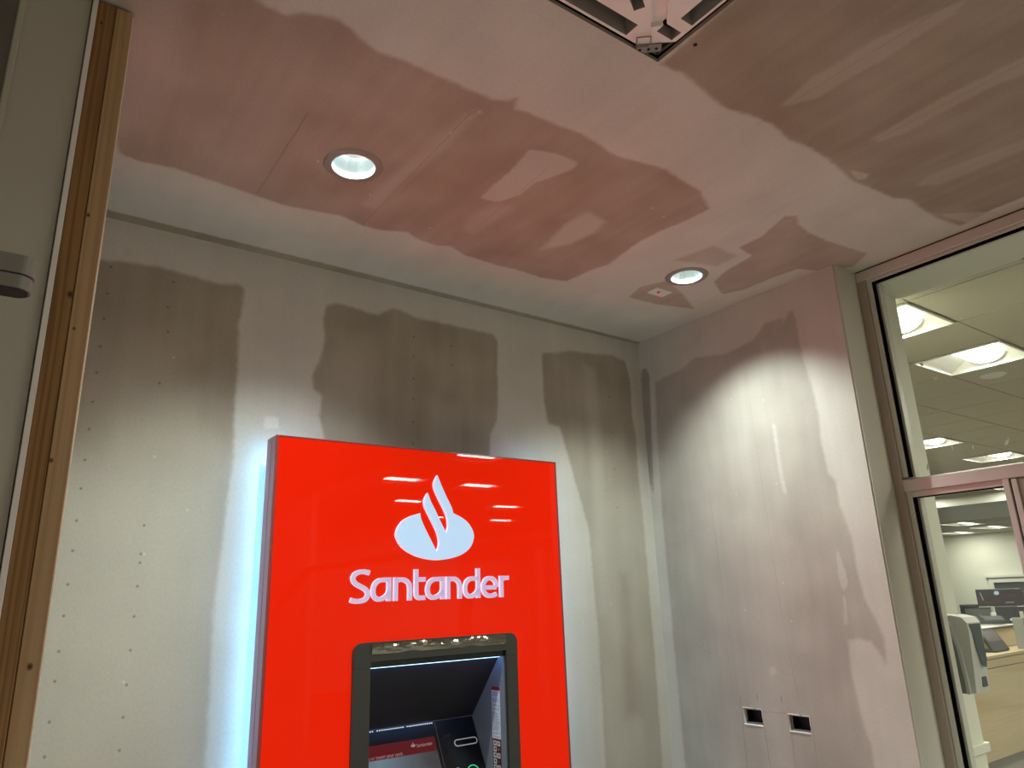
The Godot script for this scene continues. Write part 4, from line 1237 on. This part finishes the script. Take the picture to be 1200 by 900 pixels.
# ---------- studs, lamps and small things of the niche ----------
func niche_things() -> void:
	var spec := [["darker reddish timber stud left of the pair, beside the cut board edge", 0.0475, 0.0853, M.timber_dark], ["paler knotty timber stud right of the pair, next to the back wall", 0.0868, 0.1242, M.timber_pale]]
	for s in spec:
		uv_plane(Vector3(s[1], 3.045, 0), Vector3(1 / 0.038, 0, 0), Vector3(0, -1 / 3.05, 0))
		tag(obj("timber_stud", bxm(Vector3(s[1], 0.0, -1.819), Vector3(s[2], 3.045, -1.73), 0.0015), s[3]), s[0], "stud", "upright studs at the end of the partition")
	uv_plane(Vector3.ZERO, Vector3.ZERO, Vector3.ZERO)
	tag(obj("board_edge", bxm(Vector3(0.036, 0.0, -1.94), Vector3(0.0473, YC - 0.003, -1.728), 0.001), M.gypsum_edge), "pale cut edge of a plasterboard sheet left of the dark stud", "plasterboard")
	tag(obj("board_edge", bxm(Vector3(0.1246, 0.0, -1.82), Vector3(0.1276, YC - 0.003, -1.745), 0.0005), M.gypsum_edge), "hair-thin pale board edge along the right side of the pale stud", "plasterboard")
	downlight(DL[0][0], DL[0][1], "larger looking lit downlight over the left of the niche, in the brown paper", 0.8)
	downlight(DL[1][0], DL[1][1], "lit downlight near the right wall beside the small square sensor", 0.78)
	downlight(DL[2][0], DL[2][1], "unseen fill downlight added behind the viewer near the left lobby wall", 1.2)  # both downlights behind the viewer are added as lobby fill
	downlight(DL[3][0], DL[3][1], "unseen fill downlight added behind the viewer near the glazed front", 1.2)
	# emergency indicator plate with a red lamp
	var t := thing("indicator_plate", "small white rectangular ceiling plate with a tiny red lamp beside the right downlight", "indicator plate", Vector3(2.597, YC, -2.26))
	obj("plate", bxm(Vector3(-0.056, -0.005, -0.035), Vector3(0.056, 0.0, 0.035), 0.0015), M.white_metal, t)
	var st := mb()
	lathe(st, [Vector2(0, -0.011), Vector2(0.003, -0.0105), Vector2(0.005, -0.007), Vector2(0.005, -0.005)], Vector3(0.004, 0, -0.006), Vector3.UP, 16)
	obj("red_lamp_light", st, M.led_red, t)
	obj("switch_slot", bxm(Vector3(-0.016, -0.0058, -0.004), Vector3(-0.004, -0.005, 0.012)), M.charcoal, t)
	# open metal boxes behind the cut holes
	for b in [[-2.358, 1.019, "open outlet box in the left cut hole of the right wall"], [-2.113, 1.014, "open outlet box in the right cut hole of the right wall"]]:
		var e := thing("outlet_box", b[2], "outlet box", Vector3(XR + 0.0145, b[1], b[0]), "empty outlet boxes in the right wall")
		var q := mb()
		var hw := 0.049
		var hh := 0.031
		box(q, Vector3(0.045, -hh, -hw), Vector3(0.047, hh, hw))
		box(q, Vector3(0.002, -hh, -hw), Vector3(0.045, -hh + 0.0015, hw))
		box(q, Vector3(0.002, hh - 0.0015, -hw), Vector3(0.045, hh, hw))
		box(q, Vector3(0.002, -hh, -hw), Vector3(0.045, hh, -hw + 0.0015))
		box(q, Vector3(0.002, -hh, hw - 0.0015), Vector3(0.045, hh, hw))
		obj("body", q, M.black, e)
		q = mb()
		for r in [[-hh, -hh + 0.005, -hw, hw], [hh - 0.004, hh, -hw, hw], [-hh + 0.005, hh - 0.004, -hw, -hw + 0.006], [-hh + 0.005, hh - 0.004, hw - 0.006, hw]]:
			box(q, Vector3(0, r[0], r[2]), Vector3(0.003, r[1], r[3]), 0.0005)
		obj("rim", q, M.galvanised, e)
	# arm joint of the door closer at the left edge
	var d := thing("door_closer_arm", "rounded grey metal arm joint reaching in from the left edge", "door closer", Vector3(-0.036, 2.1, -1.27))
	var disc := func(y0: float, y1: float, hw: float, hd: float) -> SurfaceTool:
		return plate(rrect(-hw, -hd, hw, hd, hd * 0.9, 8), Vector3(0, y0, 0), Vector3.RIGHT, Vector3.BACK, Vector3.UP, y1 - y0)
	obj("lower_disc", disc.call(-0.024, -0.003, 0.043, 0.024), M.closer, d)
	obj("disc_underside", disc.call(-0.0252, -0.024, 0.040, 0.021), M.closer_dark, d)
	obj("seam_washer", disc.call(-0.003, 0.0, 0.040, 0.022), M.closer_dark, d)
	obj("upper_disc", disc.call(0.0, 0.030, 0.045, 0.024), M.closer, d)
	obj("arm", bxt(Vector3(0.32, 0.024, 0.03), Vector3(-0.155, 0.004, 0.022), Vector3(0, 6, -4), 0.004), M.closer, d)
	obj("mounting_shoe", bxm(Vector3(-0.36, -0.03, -0.48), Vector3(-0.28, 0.03, 0.05), 0.004), M.closer, d)

# ---------- things in the bank hall ----------
func bank_things() -> void:
	# dispenser on the stub wall
	var t := thing("wall_dispenser", "pale grey wall dispenser with smoked window behind the glass at lower right", "dispenser", Vector3(3.42, 1.148, -1.70))
	# side profile in (z out from the wall, y)
	var prof := PackedVector2Array([Vector2(0, 0), Vector2(0.165, 0), Vector2(0.165, 0.05), Vector2(0.158, 0.18), Vector2(0.140, 0.27), Vector2(0.122, 0.296), Vector2(0.10, 0.305), Vector2(0, 0.305)])
	obj("body", plate(prof, Vector3(0.0, 0, 0), Vector3.BACK, Vector3.UP, Vector3.RIGHT, 0.15), M.grey_plastic, t)
	var lip := PackedVector2Array([Vector2(0.165, -0.001), Vector2(0.178, -0.001), Vector2(0.178, 0.05), Vector2(0.171, 0.18), Vector2(0.152, 0.275), Vector2(0.130, 0.302), Vector2(0.104, 0.312), Vector2(0.0, 0.312), Vector2(0.0, 0.305), Vector2(0.10, 0.305), Vector2(0.122, 0.296), Vector2(0.140, 0.27), Vector2(0.158, 0.18), Vector2(0.165, 0.05)])
	obj("edge_band", plate(lip, Vector3(-0.003, 0, 0), Vector3.BACK, Vector3.UP, Vector3.RIGHT, 0.156), M.light_grey_plastic, t)
	var frontp := PackedVector2Array([Vector2(0.178, 0.002), Vector2(0.196, 0.004), Vector2(0.205, 0.12), Vector2(0.214, 0.24), Vector2(0.212, 0.28), Vector2(0.195, 0.302), Vector2(0.15, 0.312), Vector2(0.13, 0.302), Vector2(0.152, 0.275), Vector2(0.171, 0.18), Vector2(0.178, 0.05)])
	obj("front_cover", plate(frontp, Vector3(0.012, 0, 0), Vector3.BACK, Vector3.UP, Vector3.RIGHT, 0.126), M.light_grey_plastic, t)
	var win := mb()
	extrude(win, win, PackedVector2Array([Vector2(0.025, 0.275), Vector2(0.125, 0.275), Vector2(0.122, 0.13), Vector2(0.106, 0.098), Vector2(0.085, 0.105), Vector2(0.055, 0.17)]), Vector3(0, 0, 0.2105), Vector3.RIGHT, Vector3.UP, Vector3(0, 0, 1), 0.006)
	obj("smoked_window", win, M.smoked, t)
	obj("sensor_window", bxm(Vector3(0.075, 0.022, 0.19), Vector3(0.118, 0.062, 0.2025), 0.001), M.smoked, t)
	# counter: panelled front, worktop, raised shelf on a riser, end panel
	var c := thing("service_counter", "wood panelled bank counter with raised shelf at lower right behind the glass", "counter", Vector3.ZERO)
	var xa := 6.6
	var xe := 11.6
	var wood_uv := func() -> void: uv_plane(Vector3(6.6, 1.2, 0), Vector3(0, -0.8, 0), Vector3(0.33, 0, 0))
	wood_uv.call()
	obj("front_panel", bxm(Vector3(xa, 0.0, -3.9), Vector3(xe, 0.766, -3.4), 0.002), M.laminate, c)
	obj("upper_panel", bxm(Vector3(xa, 0.774, -3.9), Vector3(xe, 0.848, -3.4), 0.002), M.laminate, c)
	obj("riser_panel", bxm(Vector3(xa, 0.885, -3.74), Vector3(xe, 1.085, -3.70), 0.002), M.laminate, c)
	uv_plane(Vector3.ZERO, Vector3.ZERO, Vector3.ZERO)
	obj("groove", bxm(Vector3(xa, 0.766, -3.9), Vector3(xe, 0.774, -3.406)), M.dark_edge, c)
	obj("groove", bxm(Vector3(xa, 0.848, -3.9), Vector3(xe, 0.856, -3.406)), M.dark_edge, c)
	obj("worktop", bxm(Vector3(xa, 0.856, -3.9), Vector3(xe, 0.885, -3.39), 0.002), M.laminate, c)
	obj("shelf_edge", bxm(Vector3(xa, 1.085, -4.1), Vector3(xe, 1.102, -3.66), 0.002), M.dark_edge, c)
	obj("shelf_top", bxm(Vector3(xa, 1.102, -4.1), Vector3(xe, 1.108, -3.665), 0.001), M.white_top, c)
	obj("end_panel", bxm(Vector3(9.14, 0.885, -3.5), Vector3(9.2, 1.2, -3.4), 0.003), M.grey_panel, c)
	# card terminal on the worktop
	var k := thing("card_terminal", "black tilted card terminal standing on the counter worktop", "card terminal", Vector3(8.72, 0.885, -3.56))
	obj("base", bxm(Vector3(-0.16, 0, -0.08), Vector3(0.14, 0.025, 0.08), 0.006), M.black, k)
	obj("body", bxt(Vector3(0.30, 0.24, 0.03), Vector3(0, 0.11, 0.0), Vector3(-32, -8, 0), 0.008), M.black, k)
	obj("screen", bxt(Vector3(0.25, 0.12, 0.004), Vector3(0.002, 0.15, -0.006), Vector3(-32, -8, 0), 0.001), M.terminal_screen, k)
	obj("keypad", bxt(Vector3(0.14, 0.06, 0.004), Vector3(0.02, 0.062, 0.046), Vector3(-32, -8, 0), 0.001), M.charcoal, k)
	# monitor on an arm
	k = thing("monitor", "small dark monitor with reddish picture raised above the counter shelf", "monitor", Vector3(10.02, 1.108, -3.92))
	var ry := 66.0
	M.monitor_screen = monitor_material()
	obj("casing", bxt(Vector3(0.46, 0.2, 0.03), Vector3(0, 0.285, 0), Vector3(0, -ry, 0), 0.006), M.black, k)
	var ms := mb()
	uv_plane(Vector3(-0.22, 0.09, 0), Vector3(1 / 0.44, 0, 0), Vector3(0, -1 / 0.18, 0))
	box(ms, Vector3(-0.22, -0.09, 0.0152), Vector3(0.22, 0.09, 0.0165))
	uv_plane(Vector3.ZERO, Vector3.ZERO, Vector3.ZERO)
	var mo := obj("screen", ms, M.monitor_screen, k)
	mo.transform = Transform3D(Basis(Vector3.UP, deg_to_rad(-ry)), Vector3(0, 0.285, 0))
	obj("bottom_edge", bxt(Vector3(0.46, 0.008, 0.034), Vector3(0, 0.182, 0), Vector3(0, -ry, 0), 0.002), M.white_metal, k)
	st_pole(k, 0.27)
	k = thing("monitor", "larger black monitor at the right edge behind the counter", "monitor", Vector3(10.78, 1.108, -3.95))
	obj("casing", bxt(Vector3(0.5, 0.24, 0.04), Vector3(0, 0.22, 0), Vector3(0, -ry, 0), 0.006), M.black, k)
	st_pole(k, 0.2)
	k = thing("computer_box", "black upright box with a bright edge standing on the counter shelf below the monitor", "computer", Vector3(9.85, 1.108, -3.82))
	obj("casing", bxt(Vector3(0.24, 0.19, 0.2), Vector3(0, 0.096, 0), Vector3(0, -60, 0), 0.006), M.black, k)
	obj("edge_strip", bxt(Vector3(0.01, 0.19, 0.205), Vector3(-0.06, 0.096, -0.104), Vector3(0, -60, 0), 0.001), M.light_grey_plastic, k)
	obj("badge", bxt(Vector3(0.026, 0.024, 0.004), Vector3(-0.075, 0.045, 0.075), Vector3(0, -60, 0)), M.white_metal, k)
	k = thing("desk_phone", "low black desk phone on the counter shelf between chair and box", "phone", Vector3(9.46, 1.112, -3.86))
	obj("body", bxt(Vector3(0.3, 0.05, 0.22), Vector3(0, 0.05, 0), Vector3(10, -60, 0), 0.012), M.charcoal, k)
	obj("handset", bxt(Vector3(0.05, 0.05, 0.2), Vector3(-0.04, 0.07, -0.06), Vector3(10, -60, 0), 0.016), M.black, k)
	obj("paper", bxt(Vector3(0.05, 0.07, 0.05), Vector3(0.16, 0.09, 0.0), Vector3(0, -60, 0), 0.002), M.white_metal, k)
	# office chair behind the counter
	k = thing("office_chair", "black office chair with grey mesh back behind the counter", "chair", Vector3(11.42, 0, -4.75))
	var cy := 66.0
	var b := Basis(Vector3.UP, deg_to_rad(-cy))
	var bk := mb()
	for r in [[-0.23, -0.2, 0.23, -0.15], [-0.23, 0.15, 0.23, 0.2], [-0.23, -0.15, -0.18, 0.15], [0.18, -0.15, 0.23, 0.15]]:
		box(bk, Vector3(r[0], r[1], -0.02), Vector3(r[2], r[3], 0.02), 0.01, Transform3D(b, Vector3(0, 1.08, 0)))
	obj("back_frame", bk, M.black, k)
	obj("back_mesh", bxt(Vector3(0.38, 0.32, 0.01), Vector3(0, 1.08, 0), Vector3(0, -cy, 0)), M.chair_mesh, k)
	obj("seat", bxt(Vector3(0.52, 0.09, 0.5), b * Vector3(0, 0.48, -0.28), Vector3(0, -cy, 0), 0.03), M.black, k)
	var sp := mb()
	box(sp, Vector3(-0.03, -0.2, -0.02), Vector3(0.03, 0.5, 0.02), 0.0, Transform3D(b, Vector3(0, 0.6, 0.03)))
	obj("back_support", sp, M.black, k)
	var ped := mb()
	lathe(ped, [Vector2(0, 0.04), Vector2(0.03, 0.04), Vector2(0.03, 0.44), Vector2(0, 0.44)], b * Vector3(0, 0, -0.28), Vector3.UP, 16)
	for i in 5:
		var a := TAU * i / 5.0
		box(ped, Vector3(0, 0.05, -0.025), Vector3(0.3, 0.085, 0.025), 0.005, Transform3D(Basis(Vector3.UP, a), b * Vector3(0, 0, -0.28)))
	obj("pedestal", ped, M.charcoal, k)
	for i in 5:
		var a := TAU * i / 5.0
		var cs := mb()
		lathe(cs, [Vector2(0, -0.02), Vector2(0.028, -0.02), Vector2(0.028, 0.02), Vector2(0, 0.02)], b * Vector3(0, 0, -0.28) + Basis(Vector3.UP, a) * Vector3(0.28, 0.028, 0), Basis(Vector3.UP, a) * Vector3.BACK, 14)
		obj("caster", cs, M.black, k)
	# round flush disc in the tiled ceiling
	k = thing("ceiling_disc", "white round flush disc in a ceiling tile right of the large square light", "ceiling fitting", Vector3(6.11, YB + 0.004, -2.10))
	var ds := mb()
	lathe(ds, [Vector2(0, -0.014), Vector2(0.07, -0.012), Vector2(0.085, -0.006), Vector2(0.09, 0.0), Vector2(0.09, 0.002)], Vector3.ZERO, Vector3.UP, 36)
	obj("cover", ds, M.white_reflector, k)
	k = thing("ceiling_vent", "slatted metal ceiling vent at the right edge of the upper glass", "vent", Vector3(10.55, YB - 0.004, -3.35))
	var vf := mb()
	for r in [[0, 0, 0.55, 0.02], [0, 0.53, 0.55, 0.55], [0, 0.02, 0.02, 0.53], [0.53, 0.02, 0.55, 0.53]]:
		box(vf, Vector3(r[0], -0.008, r[1]), Vector3(r[2], 0.004, r[3]), 0.001)
	obj("frame", vf, M.white_metal, k)
	for i in 6:
		obj("slat", bxt(Vector3(0.51, 0.004, 0.07), Vector3(0.275, 0.0, 0.06 + i * 0.085), Vector3(25, 0, 0), 0.001), M.white_metal, k)

func st_pole(k: Node, h: float) -> void:
	var st := mb()
	lathe(st, [Vector2(0, 0), Vector2(0.05, 0), Vector2(0.05, 0.008), Vector2(0.012, 0.012), Vector2(0.012, h), Vector2(0, h)], Vector3(0.03, 0, -0.03), Vector3.UP, 16)
	obj("stand", st, M.charcoal, k)

func monitor_material() -> StandardMaterial3D:
	var w := 128
	var h := 52
	var im := Image.create(w, h, false, Image.FORMAT_RGB8)
	for y in h:
		for x in w:
			var c := col(38, 24, 26)
			var d := absf(y - (30.0 + 12.0 * sin(x * 0.05)))
			c = c.lerp(col(120, 36, 44), clampf(1.0 - d / 4.0, 0.0, 1.0) * 0.8)
			if Vector2(x - 58, (y - 10) * 1.2).length() < 8.0: c = col(190, 214, 226)
			if y > 40 and y < 44 and x > 78 and x < 104 and x % 5 != 0: c = col(190, 186, 186)
			if absf(x - 8.0 - y * 0.2) < 2.0 and y > 6 and y < 34: c = col(170, 160, 160)
			im.set_pixel(x, y, c)
	var m := StandardMaterial3D.new()
	m.resource_name = "monitor_screen"
	m.albedo_color = col(8, 8, 9)
	m.roughness = 0.3
	m.emission_enabled = true
	m.emission = Color.WHITE
	m.emission_operator = BaseMaterial3D.EMISSION_OP_MULTIPLY
	m.emission_texture = ImageTexture.create_from_image(im)
	m.emission_energy_multiplier = 0.7
	return m
